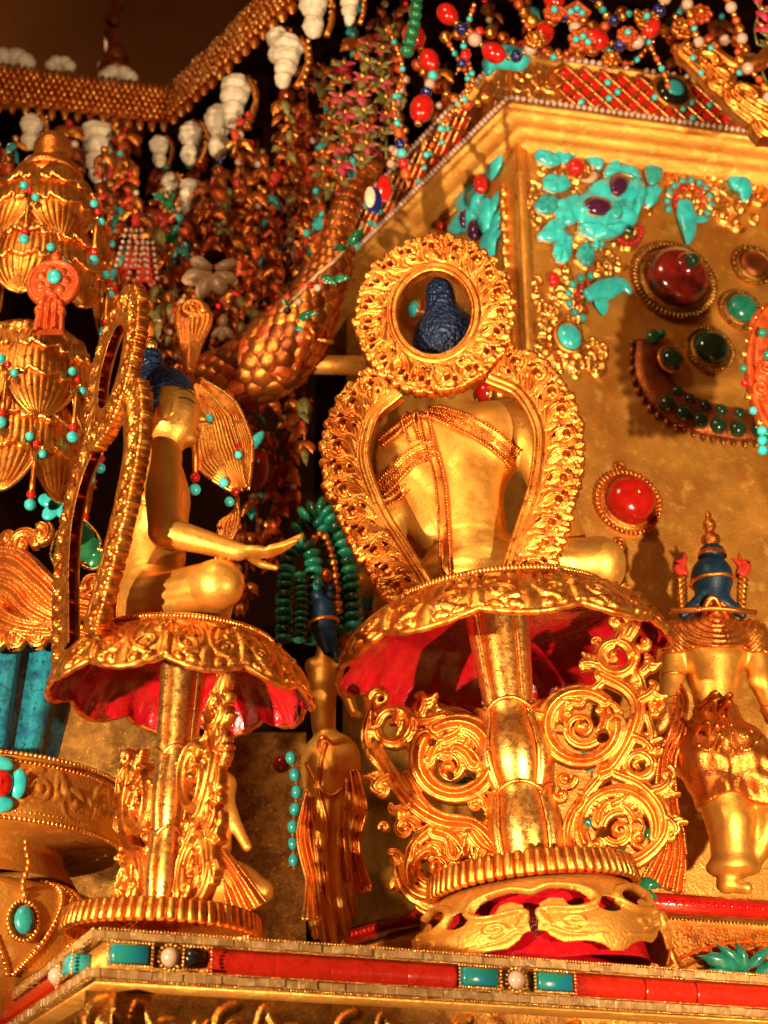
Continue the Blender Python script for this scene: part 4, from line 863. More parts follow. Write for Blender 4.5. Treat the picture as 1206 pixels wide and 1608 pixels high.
B.cap(D(1165, 1205), D(1222, 1255, 4), 44, 36, 14).cap(D(1222, 1255, 4), D(1190, 1330, 10), 32, 22, 12).cap(D(1190, 1330, 10), D(1182, 1360, 6), 18, 13, 8)
dz = thing('dancing_figure', 'gilt dancing figure with blue hair and red ear flames, back turned, by the jewelled wall', 'statue', D.M4())
link('body', B.mesh('body', 3.2), 'golds', dz)
h = Body(); h.ell(D(1118, 905), (35, 35, 36), 8).cap(D(1118, 915), D(1118, 945), 32, 27, 10).cap(D(1100, 945, -8), D(1072, 966, -12), 15, 7, 8).cap(D(1136, 945, -8), D(1166, 966, -12), 15, 7, 8).ell(D(1118, 868), (22, 22, 16), 8).ell(D(1116, 846), (13, 13, 11), 5)
link('hair', h.mesh('hair', 2.4), 'bluep', dz)
b = MB(); o = D(1118, 914); a = np.linspace(0, 2 * PI, 41)[:-1]; b.tube(np.stack([o[0] + 36 * np.cos(a), o[1] + 36 * np.sin(a), o[2] + 3 * np.cos(a * 1)], -1), 3.6, 8, closed=True); b.build('crown_band', 'gold', dz)
b = MB(); o = D(1118, 870); b.lathe([(25, -6), (24, 2), (14, 10), (12, 16), (17, 24), (16, 32), (9, 38), (8, 44), (12, 52), (11, 60), (5, 68), (6, 74), (0.1, 84)], 24, M4=T(o)); b.build('topknot', 'copper', dz)
for s, x in ((-1, 1078), (1, 1158)):
    b = MB()
    for i, (dx, dy, L) in enumerate(((0, 0, 34), (-12, 4, 26), (10, 6, 24), (-4, 12, 22))): b.tube(crv([D(x + s * 4, 905 + i), D(x + s * (6 + i * 3) + dx * .3, 890 - i), D(x + s * (2 + dx * .4) + dx * .6, 902 - L)], 10), [8, 9, 9, 9, 8, 7, 6, 4.5, 3, 1], 8)
    b.build('ear_flame', 'flame', dz)
    b = MB()
    for i in range(7): b.tube(crv([D(x + s * 2, 905 + i * 8, -6), D(x + s * (14 - i), 912 + i * 8, -10), D(x + s * 8, 924 + i * 6, -8), D(x, 920 + i * 5, -6)], 10), np.linspace(5.5, 3, 10), 7)
    b.build('ear_ornament', 'gold', dz)
xc, zs, zw, zk = D(1121, 1000)[0], D(1121, 1032)[2], D(1121, 1112)[2], D(1121, 1262)[2]
cape = lambda X: (zs - 9 * np.abs(np.sin((X[..., 0] - xc) * .046 + 1.57)) ** .7 + 8) - X[..., 2]
fold_c = lambda X: -6 + 2.0 * np.sin(np.hypot(X[:, 0] - xc, (X[:, 2] - zs - 62) * 1.2) * .50)
link('shoulder_cape', B.mesh('shoulder_cape', 3.0, fold=fold_c, clip=cape), 'copper', dz)
def fold_s(X):
    u = (X[:, 0] - D(1132, 1180)[0]); return -5 - 1.3 * np.sin((X[:, 2] + .012 * (np.abs(u) % 74 - 37) ** 2) * .17) - 4 * np.exp(-((u + 4) / 7) ** 2) - 1.0 * np.sin(u * .22 + X[:, 2] * .03)
skirt = lambda X: np.maximum(X[..., 2] - zw, (zk + 8 * np.sin(X[..., 0] * .06)) - X[..., 2])
link('draped_skirt', B.mesh('draped_skirt', 3.0, fold=fold_s, clip=skirt), 'copper', dz)
b = MB(); b.tube(crv([D(1052, 960, -10), D(1085, 958, -28), D(1119, 955, -34), D(1155, 958, -28), D(1186, 962, -10)], 30), 5, 8); b.tube(crv([D(1104, 958, -32), D(1119, 938, -40), D(1134, 958, -32)], 12), [3, 4, 5, 5, 5, 5, 5, 5, 5, 5, 4, 3], 8); b.build('cape_collar', 'copper', dz)
b = MB(); S = lambda *q: B.march(np.array([D(x, y, -40) - [0, 120, 0] for x, y in q]), np.array([0, 1., 0]), 50)
for y in (1098, 1108): b.tube(crv(S((1082, y + 2), (1105, y + 6), (1125, y + 7), (1145, y + 6), (1166, y + 1)), 24) - [0, 2, 0], 4, 8)
b.build('waist_sash', 'copper', dz)
for q in ([(1086, 1122), (1092, 1150), (1112, 1158), (1134, 1126)], [(1080, 1140), (1092, 1172), (1114, 1180), (1136, 1134)], [(1140, 1126), (1156, 1156), (1172, 1160), (1184, 1140)], [(1140, 1134), (1158, 1176), (1176, 1180), (1192, 1158)], [(1136, 1115), (1134, 1140), (1130, 1165), (1124, 1185)], [(1140, 1115), (1144, 1150), (1148, 1185)]):
    c = crv(S(*q), 22); c[:, 1] -= 7; bb = MB().tube(c, 3.4, 8); bb.build('belt_swag', 'gold', dz)
    if len(q) == 4:
        for p in c[3::5]: bead('swag_bead', 'goldl', p - np.array([0, 3, 0]), 3.6, dz, n=8)
b = MB(); cloth_strip(b, [D(1056, 1095, -24), D(1066, 1140, -30), D(1048, 1190, -26), D(1046, 1260, -18), D(1056, 1330, -16), D(1040, 1392, -14)], [14, 24, 26, 34, 40, 66], folds=4, depth=5); b.build('scarf', 'copper', dz)
b = MB(); cloth_strip(b, [D(1056, 1065, -10), D(1072, 1100, -24), D(1060, 1150, -34), D(1044, 1180, -20)], [10, 16, 16, 10], folds=2, depth=3); b.build('scarf', 'copper', dz)
for o, r in ((D(1056, 1062), 20),): 
    b = MB(); a = np.linspace(0, 2 * PI, 25)[:-1]; b.tube(np.stack([o[0] + r * np.cos(a), o[1] + r * np.sin(a), o[2] + 0 * a], -1), 2.4, 6, closed=True); b.build('armlet', 'gold', dz)
# ---- slim dancer between the two stands
D = Loc(530, 1450, 1.98); B = Body()
B.cap(D(492, 1046), D(532, 1050), 15, 14, 10).ell(D(508, 1065), (26, 20, 34), 10).cap(D(506, 1080), D(508, 1140), 24, 20, 12).ell(D(520, 1192), (48, 36, 46), 14).cap(D(518, 1220), D(530, 1400), 44, 30, 20).cap(D(530, 1400), D(520, 1450), 32, 34, 14)
B.cap(D(534, 1052), D(545, 1090), 14, 12, 8).cap(D(545, 1090), D(556, 1120, -10), 11, 8, 6).cap(D(556, 1120, -10), D(566, 1124, -14), 7, 5, 4).cap(D(510, 1010), D(508, 1045), 13, 15, 8)
fd = lambda X: 3.2 * np.sin(X[:, 0] * .33 + X[:, 2] * .025 + 2 * np.sin(X[:, 2] * .02)) * np.clip((210 - X[:, 2]) / 60, 0, 1) * 1.0
d2 = thing('dancing_figure', 'slim gilt standing figure with blue hair between the two lotus stands', 'statue', D.M4())
link('body', B.mesh('body', 2.8, fold=fd), 'golds', d2)
h = Body(); h.ell(D(508, 968), (23, 24, 36), 8).cap(D(504, 990), D(514, 1024, -10), 18, 9, 8).cap(D(520, 995), D(530, 1040, -12), 10, 5, 6).cap(D(500, 935), D(504, 925), 14, 10, 6)
link('hair', h.mesh('hair', 2.2), 'bluep', d2)
b = MB(); o = D(508, 978); a = np.linspace(0, 2 * PI, 33)[:-1]; b.tube(np.stack([o[0] + 24 * np.cos(a), o[1] + 25 * np.sin(a), o[2] + 4 * np.cos(a)], -1), 3.4, 8, closed=True); b.build('crown_band', 'gold', d2)
for i, (x, y) in enumerate(((500, 918), (512, 904), (520, 928))): bead('crown_jewel', ('turq', 'copper', 'bluep')[i], D(x, y, -8), (10, 9, 13), d2)
S = lambda *q: B.march(np.array([D(x, y, -40) - [0, 120, 0] for x, y in q]), np.array([0, 1., 0]), 50)
for q in ([(476, 1160), (500, 1172), (525, 1168), (552, 1158)], [(480, 1195), (498, 1230), (520, 1250), (540, 1236)], [(512, 1165), (504, 1200), (500, 1240)], [(500, 1240), (515, 1300), (508, 1360), (520, 1420)], [(545, 1220), (540, 1300), (548, 1380)], [(490, 1250), (498, 1330), (505, 1400)]):
    c = crv(S(*q), 20); c[:, 1] -= 2; MB().tube(c, 3.6, 8).build('belt_swag', 'gold', d2)
b = MB(); cloth_strip(b, [D(556, 1210, -30), D(566, 1270, -34), D(556, 1330, -24), D(572, 1400, -14)], [12, 18, 16, 24], folds=2, depth=3); b.build('scarf', 'gold', d2)
b = MB(); cloth_strip(b, [D(486, 1240, -20), D(478, 1310, -18), D(492, 1380, -20), D(500, 1440, -30)], [10, 24, 22, 50], folds=3, depth=4); b.build('scarf', 'gold', d2)
# ---- small seated figure in the shade behind the left stand
D = Loc(365, 1440, 1.95); B = Body()
B.cap(D(318, 1230), D(352, 1232), 20, 20, 10).cap(D(334, 1240), D(336, 1330), 30, 28, 14).cap(D(352, 1234), D(362, 1280), 13, 12, 8).cap(D(362, 1280), D(388, 1330, -8), 12, 8, 6).ell(D(350, 1390), (60, 40, 40), 16).cap(D(350, 1380), D(410, 1400), 30, 20, 12).ell(D(335, 1185), (22, 22, 26), 8)
d3 = thing('attendant_figure', 'small gilt attendant figure half hidden behind the profile buddha\'s lotus stem', 'statue', D.M4())
link('body', B.mesh('body', 3.2), 'golds', d3); h = Body(); h.ell(D(338, 1178, 4), (25, 25, 28), 8).cap(D(346, 1200, -4), D(352, 1250, -6), 12, 6, 8); link('hair', h.mesh('hair', 3), 'bluep', d3)
b = MB(); cloth_strip(b, [D(340, 1340, -30), D(365, 1380, -40), D(390, 1430, -40)], [30, 40, 60], folds=3, depth=4); b.build('skirt_cloth', 'copper', d3)

# ================================================================== TALL ORNAMENT ON THE LEFT
AX = P(76, 300, 1.86); AXx, AXy = AX[0], AX[1]; KA = px_size(P(40, 900, 1.86))
def axz(py): 
    lo, hi = .8, 3.2                                           # height on the vertical axis that falls on photo row py
    for _ in range(50):
        m = (lo + hi) / 2; v = np.array([AXx, AXy, m]) - CAM; y = 804 - FPX * (v @ UPV) / (v @ FW)
        if y > py: lo = m
        else: hi = m
    return lo
def axM(py): return T(AXx, AXy, axz(py)) @ Matrix.Scale(KA, 4)
# vase body with pearl strings
hv = (axz(1400) - axz(1610)) / KA; v = thing('gold_vase', 'polished gold vase hung with pearl strings at the lower left', 'vase', axM(1610))
prof = [(100, 0), (160, 30), (196, hv * .35), (206, hv * .62), (196, hv * .84), (168, hv * .94), (120, hv), (104, hv + 4)]
b = MB(); b.lathe(crv(prof, 40), 96); b.build('body', 'goldw', v)
pc = crv(prof, 200)
def on_vase(a, z): r = np.interp(z, pc[:, 1], pc[:, 0]); return np.array([r * math.cos(a), r * math.sin(a), z])
for k in range(-3, 4):
    a0 = R(-90 + 12 + k * 44); bs = MB()
    for sg in (-1, 1):
        for i in range(46):
            t = i / 45; a = a0 + sg * (.06 + .30 * t ** 1.6); z = hv * (.97 - .72 * t); p = on_vase(a, z); bs.ball(p * (1.012, 1.012, 1), 3.6 + (i % 2) * .8, 6)
    for i in range(36): t = i / 35; p = on_vase(a0 + .02 * math.sin(i), hv * (.97 - .6 * t)); bs.ball(p * (1.012, 1.012, 1), 4.2, 6)
    o = bs.build('pearl_string', 'goldl', v); o['kind'] = 'stuff'
for a, z in ((R(-90 + 34), hv * .60), (R(-90 - 10), hv * .25)):
    p = on_vase(a, z); n = unit([math.cos(a), math.sin(a), .1]); u = np.cross(n, Z3); u /= np.linalg.norm(u)
    dr = bpy.data.objects.new('turquoise_drop', None); COL.objects.link(dr); dr.parent = v; dr.matrix_local = frame(p + n * 2, u, n, np.cross(u, n))
    bead('stone', 'turq', (0, 6, 0), (14, 9, 19), dr)
    bs = MB()
    for i in range(26): q = 2 * PI * i / 26; bs.ball((21 * math.cos(q), 2, 26 * math.sin(q)), (3.8, 4, 3.8), 6)
    for i in range(9): bs.ball((3 * math.sin(i), 2, 34 + i * 9), 5 - i * .15, 6)
    bs.build('beaded_setting', 'goldl', dr)[ 'kind'] = 'stuff'
# neck and jewelled collar
c = thing('jewelled_collar', 'wide gold collar with beaded edges and a coral and turquoise flower, around the vase neck', 'collar', axM(1352)); hc = (axz(1236) - axz(1352)) / KA
b = MB(); b.lathe([(150, -40), (128, -6), (124, 10), (205, 14), (209, 20), (206, hc * .5), (200, hc - 8), (204, hc - 2), (196, hc + 2), (120, hc + 2)], 96); b.build('collar_band', 'goldw', c)
rl = Relief(0, 2 * PI * 206, 0, hc - 24, 2.2, plate=0.); scroll_band(rl, 20, 2 * PI * 206 - 20, 6, hc - 30, 60)
link('embossed_scroll', rl.mesh('embossed_scroll', lambda X, Y, H: ((205 + H * .7) * np.cos(X / 206), (205 + H * .7) * np.sin(X / 206), Y + 14)), 'goldw', c)
bs = MB()
for z in (17, 27, hc - 14, hc - 3):
    for i in range(190): a = 2 * PI * i / 190; bs.ball((207 * math.cos(a), 207 * math.sin(a), z), 3.7 if z in (17, hc - 3) else 2.4, 6)
bs.build('bead_edging', 'goldl', c)['kind'] = 'stuff'
fa = R(-90 + 20); n = np.array([math.cos(fa), math.sin(fa), 0]); u = np.cross(Z3, n); fz = hc * .55
bead('coral_centre', 'coralg', n * 214 + Z3 * fz, (20, 12, 20), c, np.stack([u, n, Z3], 1), n=20); bead('coral_centre', 'coral', n * 224 + Z3 * fz, (5, 4, 5), c, np.stack([u, n, Z3], 1))
for a in (0, 90, 180, 270): bead('turquoise_petal', 'turqb', n * 211 + Z3 * (fz + 27 * math.sin(R(a + 6))) + u * 27 * math.cos(R(a + 6)), (12 if a % 180 == 0 else 21, 8, 21 if a % 180 == 0 else 12), c, np.stack([u, n, Z3], 1), n=16)
# turquoise fluted jar
j = thing('fluted_jar', 'turquoise glazed fluted jar with deep grooves standing on the gold collar', 'jar', axM(1218)); hj = (axz(985) - axz(1218)) / KA
b = MB(); b.lathe(crv([(96, 0), (104, 8), (96, 16), (98, 40), (112, hj * .6), (122, hj * .95), (118, hj)], 40), 160, lambda t, a: 1 + .085 * np.sign(np.sin(a * 9)) * np.abs(np.sin(a * 9)) ** .35 * np.clip((t - .12) * 8, 0, 1)); b.build('body', 'glaze', j)
b = MB(); b.lathe([(112, -4), (116, 4), (110, 12), (100, 14)], 64); b.build('foot_ring', 'bronze', j)
# gold foliage that curls out over the jar
L = Loc(84, 922, 1.72); g = thing('gold_foliage', 'curling gold acanthus foliage sweeping down above the turquoise jar', 'ornament', L.M4())
rl = Relief(-125, 105, -100, 110, 1.5)
for pts, r0, r1 in (([(-120, 60), (-70, 48), (-20, 5), (20, -30), (80, -42)], 30, 18), ([(-120, 20), (-70, 0), (-30, -40), (30, -70), (90, -88)], 26, 12), ([(-110, -20), (-80, -50), (-40, -68), (0, -74)], 22, 16), ([(-70, 40), (-10, 10), (40, -10), (62, 2)], 16, 10), ([(20, -40), (60, -20), (88, -50), (104, -62)], 12, 8)):
    rl.stroke(crv(pts, 30), np.linspace(r0, r1, 30), .75, 2, .45, 1.5)
for x, y, r, a, s in ((-62, 78, 26, 0, 1), (-30, 92, 18, 90, -1), (-90, 92, 20, 180, 1), (66, 4, 15, 200, -1), (-84, -80, 20, 90, 1), (-50, -84, 18, 60, 1), (-14, -84, 17, 60, 1), (-110, -70, 18, 90, 1)):
    rl.stroke(spiral(x, y, r, 3, a, s * 1.2), np.linspace(10, 6, 33), 1.1, 2, .3, 1); rl.ball(x, y, 8, 1.2, 3)
link('leaf_scroll', rl.mesh('leaf_scroll', lambda X, Y, H: (X, -H + .004 * (X - 20) ** 2 * .5, Y), back=8.), 'copper', g)
# green trefoil with gilt rims and a blue star flower behind the halo
L = Loc(125, 860, 1.80); gl = thing('enamel_leaf', 'green enamel trefoil leaf with gold rim behind the edge-on halo', 'ornament', L.M4())
for (x, y), (x2, y2), w in (((122, 890), (92, 835), .9), ((126, 890), (130, 815), .8), ((128, 888), (172, 868), .75), ((118, 896), (82, 880), .7)):
    leaf('jade', L(x, y), L(x2, y2), np.array([0, -1., 0]), w, gl, 'leaf_lobe'); 
    d = L(x2, y2) - L(x, y); ln = np.linalg.norm(d); s = np.array([-d[2], 0, d[0]]) / ln; t = np.linspace(0, 1, 22)
    for sg in (1, -1): MB().tube(L(x, y)[None] + d[None] * t[:, None] + s[None] * (sg * ln * w * .5 * np.sin(PI * t ** .8) * .95)[:, None] - [0, 4, 0], 2.6, 6).build('gold_rim', 'goldl', gl)
L = Loc(92, 792, 1.82); bf = thing('blue_flower', 'turquoise five-petalled flower beside the green trefoil leaf', 'flower', L.M4())
for i in range(5): a = R(90 + i * 72); bead('petal', 'turqb', (18 * math.cos(a), -3, 18 * math.sin(a)), (16, 6, 12), bf, np.array(Matrix.Rotation(-a, 3, 'Y')))
bead('flower_centre', 'turq', (0, -8, 0), 7, bf)

# ---- tasselled filigree canopies above the jar
def plumes(parent, py0, py1, rt, rb, npl, seed, zo=0., m='gold'):
    """ring of ribbed feather plates hanging from a cap"""
    z0 = 0; z1 = -(axz(py0) - axz(py1)) / KA; pw = 2 * PI / npl
    for i in range(npl):
        a0 = pw * (i + .5 * (seed % 2)) - PI / 2
        if math.sin(a0) > .45: continue
        n_, m_ = 30, 33; t = np.linspace(0, 1, n_); u = np.linspace(-1, 1, m_); Tt, U = np.meshgrid(t, u, indexing='ij')
        wd = pw * .56 * (np.sin(PI * np.clip(Tt * .93 + .07, 0, 1)) ** .55) * 1.05; r = rt + (rb - rt) * np.sin(PI / 2 * Tt) + 7 * (1 - U ** 2) + 1.7 * np.cos(U * 34) - 16 * Tt ** 3
        a = a0 + U * wd; b = MB(); b.grid(np.stack([r * np.cos(a), r * np.sin(a), z1 * Tt + zo], -1))
        pl_ = b.build('feather_plate', m, parent)
        for e in (0, -1):
            ln = np.stack([r * np.cos(a), r * np.sin(a), z1 * Tt + zo], -1)[:, e] * (1.015, 1.015, 1); MB().tube(ln, 3.4, 6).build('plate_rim', 'goldl', pl_)
        for f, s_ in ((.30, 1), (.62, 1)):                        # chevron relief
            k = int(f * n_); c_ = np.stack([r * np.cos(a), r * np.sin(a), z1 * Tt + zo + 14 * (np.abs(U) * 2 % 1)], -1)[k, 4:-4] * (1.02, 1.02, 1); MB().tube(c_, 3.6, 6).build('chevron', 'goldl', pl_)
        ae = a0 + pw * .5; R_ = rb + 2
        for q, (zz_, mm, rr) in enumerate(((z1 * .52, 'turqb', 7.5), (z1 * .58, 'coralg', 6), (z1 * .66, 'turqb', 7))): bead('bead', mm, (R_ * math.cos(ae + (q - 1) * .09), R_ * math.sin(ae + (q - 1) * .09), zz_ + zo), rr, parent)
        MB().tube([(R_ * math.cos(ae), R_ * math.sin(ae), z1 * x + zo) for x in (.68, .8, .92, 1.02)], [3, 4, 4, 5], 6).build('pendant_stem', 'gold', parent)
        bead('bead', 'coralg', (R_ * math.cos(ae), R_ * math.sin(ae), z1 * 1.05 + zo), 7.5, parent); bead('bead', 'turqb', (R_ * math.cos(ae), R_ * math.sin(ae), z1 * 1.05 - 17 + zo), 9.5, parent)
t1 = thing('feathered_canopy', 'gold canopy of ribbed feather plates hung with coral and turquoise beads, above the jar', 'ornament', axM(548))
plumes(t1, 548, 700, 86, 128, 7, 1); plumes(t1, 640, 800, 96, 122, 7, 2, zo=-(axz(548) - axz(655)) / KA)
b = MB(); b.lathe([(46, 26), (60, 22), (84, 6), (92, -6), (84, -14), (60, -10)], 64, lambda t, a: 1 + .02 * np.cos(a * 30)); b.build('cap', 'copper', t1)
b = MB(); b.lathe([(90, -2), (96, -14), (90, -22)], 96, lambda t, a: 1 + .05 * np.cos(a * 26) * np.sin(PI * t)); b.build('scalloped_edge', 'goldl', t1)
t2 = thing('feathered_canopy', 'upper gold canopy of ribbed plates with a coral medallion, below the finial', 'ornament', axM(290))
plumes(t2, 290, 420, 62, 118, 6, 3); plumes(t2, 375, 505, 92, 128, 7, 2, zo=-(axz(290) - axz(385)) / KA)
b = MB(); b.lathe([(30, 26), (42, 22), (52, 8), (58, -4), (50, -12)], 48); b.build('cap', 'copper', t2)
b = MB(); b.lathe([(54, 0), (60, -9), (54, -16)], 72, lambda t, a: 1 + .07 * np.cos(a * 16) * np.sin(PI * t)); b.build('scalloped_edge', 'goldl', t2)
L = Loc(84, 445, 1.86 - .105); md = thing('coral_medallion', 'coral red openwork medallion with a turquoise stone on the upper gold canopy', 'medallion', L.M4())
rl = Relief(-50, 50, -90, 60, 1.1, plate=None)
rl.stroke(spiral(0, 0, 38, 38, 0, 1.0), 5.5, 1.2); rl.stroke(spiral(0, 0, 27, 27, 0, 1.0), 4, 1.2); rl.ball(0, 0, 40, .22)
for i in range(7): a = i * .9; rl.ball(20 * math.cos(a), 20 * math.sin(a), 8.5, 1.1, 4)
rl.stroke([(0, -36), (0, -86)], [20, 24], .7, 2, .5, 2)
for s in (1, -1): rl.stroke(spiral(s * 14, -52, 12, 3, 90, s * 1.1), np.linspace(6, 4, 31), 1.2, 6)
rl.ball(0, 48, 9, 1.1)
link('openwork_disc', rl.mesh('openwork_disc', flat_map(), back=6.), 'orange', md); bead('stone', 'turqb', (4, -16, 2), (11, 8, 12.5), md, n=16)
f = thing('copper_finial', 'rounded copper knob finial on top of the left ornament', 'finial', axM(262))
b = MB(); b.lathe(crv([(56, -18), (48, -4), (34, 4), (30, 12), (34, 30), (32, 50), (22, 64), (8, 71), (.5, 72)], 30), 48); b.build('knob', 'copper', f)
b = MB(); b.lathe([(52, -16), (60, -22), (52, -28), (30, -28)], 48); b.build('rim', 'copper', f)
# ================================================================== JEWELS ON THE WALL
def petal_mesh():                                              # tear-shaped cabochon, base at origin, tip at x=1, dome to z
    n, m = 12, 12; t = np.linspace(0, 1, n); half = .30 * np.sin(PI * np.clip(t, 0, 1) ** .75) ** .8; u = np.linspace(0, PI, m)
    A = np.stack([np.broadcast_to(t[:, None], (n, m)), half[:, None] * np.cos(u)[None], .62 * half[:, None] * np.sin(u)[None] ** .8 - .02], -1); b = MB(); b.grid(A[:, ::-1]); return b.mesh('petal')
PET = {}; _pm = petal_mesh()
def petal(F, a, c, wid, m, parent, inv, off=.0, name='petal_stone', hump=1.):
    """stone from photo pixel a (base) to c (tip) lying on facet F"""
    if m not in PET: PET[m] = _pm.copy(); PET[m].materials.append(M[m])
    s0, z0 = F.hit(*a); s1, z1 = F.hit(*c); p0, p1 = F.pt(s0, z0, off), F.pt(s1, z1, off); x = p1 - p0; L = np.linalg.norm(x); x /= L; y = np.cross(F.n, x)
    o = bpy.data.objects.new(name, PET[m]); COL.objects.link(o); o.parent = parent; o.matrix_local = inv @ frame(p0, x * L, y * L * wid, F.n * L * .62 * hump); return o
def stone(F, px, py, w_, h_, m, parent, inv, off=0., rot=0., depth=None, name='cabochon', rim=None, n=16):
    s, z = F.hit(px, py); p = F.pt(s, z, off); k = px_size(p); a, b_ = w_ * k / 2, h_ * k / 2 * 1.12; c, sn = math.cos(R(rot)), math.sin(R(rot))
    x = F.e * c + Z3 * sn; y = -F.e * sn + Z3 * c; d = depth * k if depth else min(a, b_) * .7
    o = bead(name, m, (0, 0, 0), 1, parent, n=n); o.matrix_local = inv @ frame(p, x * a, F.n * d, y * b_)
    if rim:
        t = np.linspace(0, 2 * PI, 29)[:-1]; q = p[None] + x[None] * (a * 1.06 * np.cos(t))[:, None] + y[None] * (b_ * 1.06 * np.sin(t))[:, None] + F.n * .001
        link('stone_rim', MB().tube(q, rim * k, 6, closed=True, upv=F.n).mesh('stone_rim'), 'gold', parent, inv)
    return p, k
def jewel(name, label, cat, F, px, py, group=None):
    s, z = F.hit(px, py); t = thing(name, label, cat, T(F.pt(s, z)), group); return t, Matrix.Translation(-Vector(F.pt(s, z)))
def foliage(F, px, py, W, H, seed, parent, inv, m='gold', dens=1.0, off=.0, dome=0., res=1.4, cut=None):
    """mound of gilt curling leaves on the wall (sheet relief)"""
    rn = random.Random(seed); s, z = F.hit(px, py); k = px_size(F.pt(s, z)); rl = Relief(-W / 2, W / 2, -H / 2, H / 2, res)
    for i in range(int(W * H / 420 * dens)):
        while True:
            x, y = rn.uniform(-.5, .5), rn.uniform(-.5, .5)
            if x * x + y * y < .22: break
        x *= W * .9; y *= H * .9; r = rn.uniform(9, 17); a = rn.uniform(0, 360); sg = rn.choice((-1, 1))
        rl.stroke(spiral(x, y, r, r * .3, a, sg * rn.uniform(.6, 1.1)), np.linspace(r * .42, r * .26, 30)[:int(30)] if False else np.linspace(r * .42, r * .26, len(spiral(x, y, r, r * .3, a, sg * 1.))), 1.2, 2, .35, 1) if False else rl.stroke(spiral(x, y, r, r * .3, a, sg * 1.), np.linspace(r * .42, r * .26, 30), 1.2, rn.uniform(0, 5), .35, 1)
        rl.ball(x + rn.uniform(-4, 4), y + rn.uniform(-4, 4), r * .36, 1.5, rn.uniform(1, 5))
    link('gilt_foliage', rl.mesh('gilt_foliage', lambda X, Y, H_: (X, -H_ - dome * np.clip(1 - (2 * X / W) ** 2 - (2 * Y / H) ** 2, 0, 1), Y * 1.1)), m, parent, inv @ F.M4(s, z, off, k))
# -- big turquoise flower on the front face
q, iv = jewel('turquoise_flower', 'large turquoise petalled flower brooch with violet stones on the front wall', 'brooch', WF, 920, 320)
foliage(WF, 920, 320, 230, 260, 3, q, iv, 'goldl', .75, off=-.006)
def cut_stone(F, poly, m, parent, inv, off, hgt, name='petal_stone', rim=1.5):
    """domed stone cut to an outline given in photo pixels"""
    c = np.array(poly, float); c = crv(np.concatenate([c[-1:], c, c[:2]]), 12 * (len(c) + 2))[12:-12:3]; p3 = np.array([F.pt(*F.hit(x, y), off) for x, y in c]); ctr = p3.mean(0); k = px_size(ctr); th = np.linspace(0, 2 * PI, len(p3), endpoint=False); p3 = ctr + (p3 - ctr) * (1.06 * (1 + .035 * np.sin(th * 7 + poly[0][0]) + .025 * np.sin(th * 13 + poly[0][1])))[:, None]
    if np.cross(p3[1] - p3[0], p3[len(p3) // 3] - p3[0]) @ F.n < 0: p3 = p3[::-1]
    rings = [ctr + (p3 - ctr) * s_ + F.n * (h_ * hgt * k * (1 + (.30 * np.sin(th * 5 + poly[0][0]) + .16 * np.sin(th * 11)) * (.25 < s_ < .97)))[:, None] for s_, h_ in ((1.0, -.3), (1.0, .25), (.93, .62), (.78, .86), (.5, .97), (.22, 1.0), (.01, 1.0))]
    b = MB(); b.grid(np.array(rings).transpose(1, 0, 2), closed_u=True); o = link(name, b.mesh(name), m, parent, inv)
    if rim: link('gold_rim', MB().tube(p3 + F.n * .0012, rim * k, 6, closed=True, upv=F.n).mesh('gold_rim'), 'goldl', o)
    return o
cr = lambda L_: [(603 + x / 2, y / 2) for x, y in L_]
for i, L_ in enumerate((
  [(470, 410), (520, 402), (545, 440), (520, 480), (480, 470)], [(545, 430), (612, 452), (606, 490), (565, 522), (530, 490)], [(480, 478), (520, 488), (550, 520), (510, 530), (472, 505)],
  [(500, 565), (555, 560), (582, 592), (540, 612), (500, 600)], [(468, 650), (500, 622), (540, 636), (532, 672), (490, 680)], [(545, 640), (598, 620), (612, 650), (600, 702), (560, 712), (535, 680)],
  [(480, 745), (520, 702), (560, 692), (562, 730), (540, 762), (490, 762)], [(530, 782), (560, 738), (586, 762), (576, 822), (550, 832), (530, 812)], [(600, 804), (622, 772), (652, 792), (650, 832), (622, 842)],
  [(632, 480), (680, 458), (692, 500), (670, 542), (640, 522)], [(698, 495), (716, 448), (746, 462), (752, 492), (722, 532)], [(756, 472), (802, 450), (808, 492), (782, 522), (762, 512)],
  [(815, 522), (862, 514), (862, 572), (830, 588)], [(812, 604), (845, 592), (866, 604), (842, 652), (812, 652)], [(690, 540), (730, 520), (790, 545), (795, 570), (740, 552), (700, 566)], [(655, 760), (668, 772), (666, 790), (650, 786)], [(672, 766), (684, 772), (680, 790), (670, 784)])): cut_stone(WF, cr(L_), 'turqb' if i % 4 else 'turq', q, iv, .006, 9)
cut_stone(WF, cr([(606, 650), (640, 602), (700, 572), (762, 572), (800, 602), (802, 660), (772, 712), (720, 742), (650, 752), (612, 730)]), 'turqb', q, iv, .006, 14)
cut_stone(WF, cr([(612, 716), (650, 735), (700, 738), (744, 716), (740, 744), (690, 764), (630, 756)]), 'turqb', q, iv, .012, 13); cut_stone(WF, cr([(764, 590), (800, 584), (806, 640), (786, 690), (760, 700), (782, 640)]), 'turqb', q, iv, .012, 12); cut_stone(WF, cr([(702, 662), (740, 650), (748, 682), (716, 704)]), 'turq', q, iv, .016, 8)
for x, y, w_, h_, r in ((965, 302, 30, 42, -25), (932, 335, 46, 30, 20)): stone(WF, x, y, w_, h_, 'violet', q, iv, .020, r, 11, 'violet_cabochon', 1.2, n=20)
stone(WF, 900, 270, 30, 28, 'coralg', q, iv, .014, 0, 14, 'coral_bead'); 
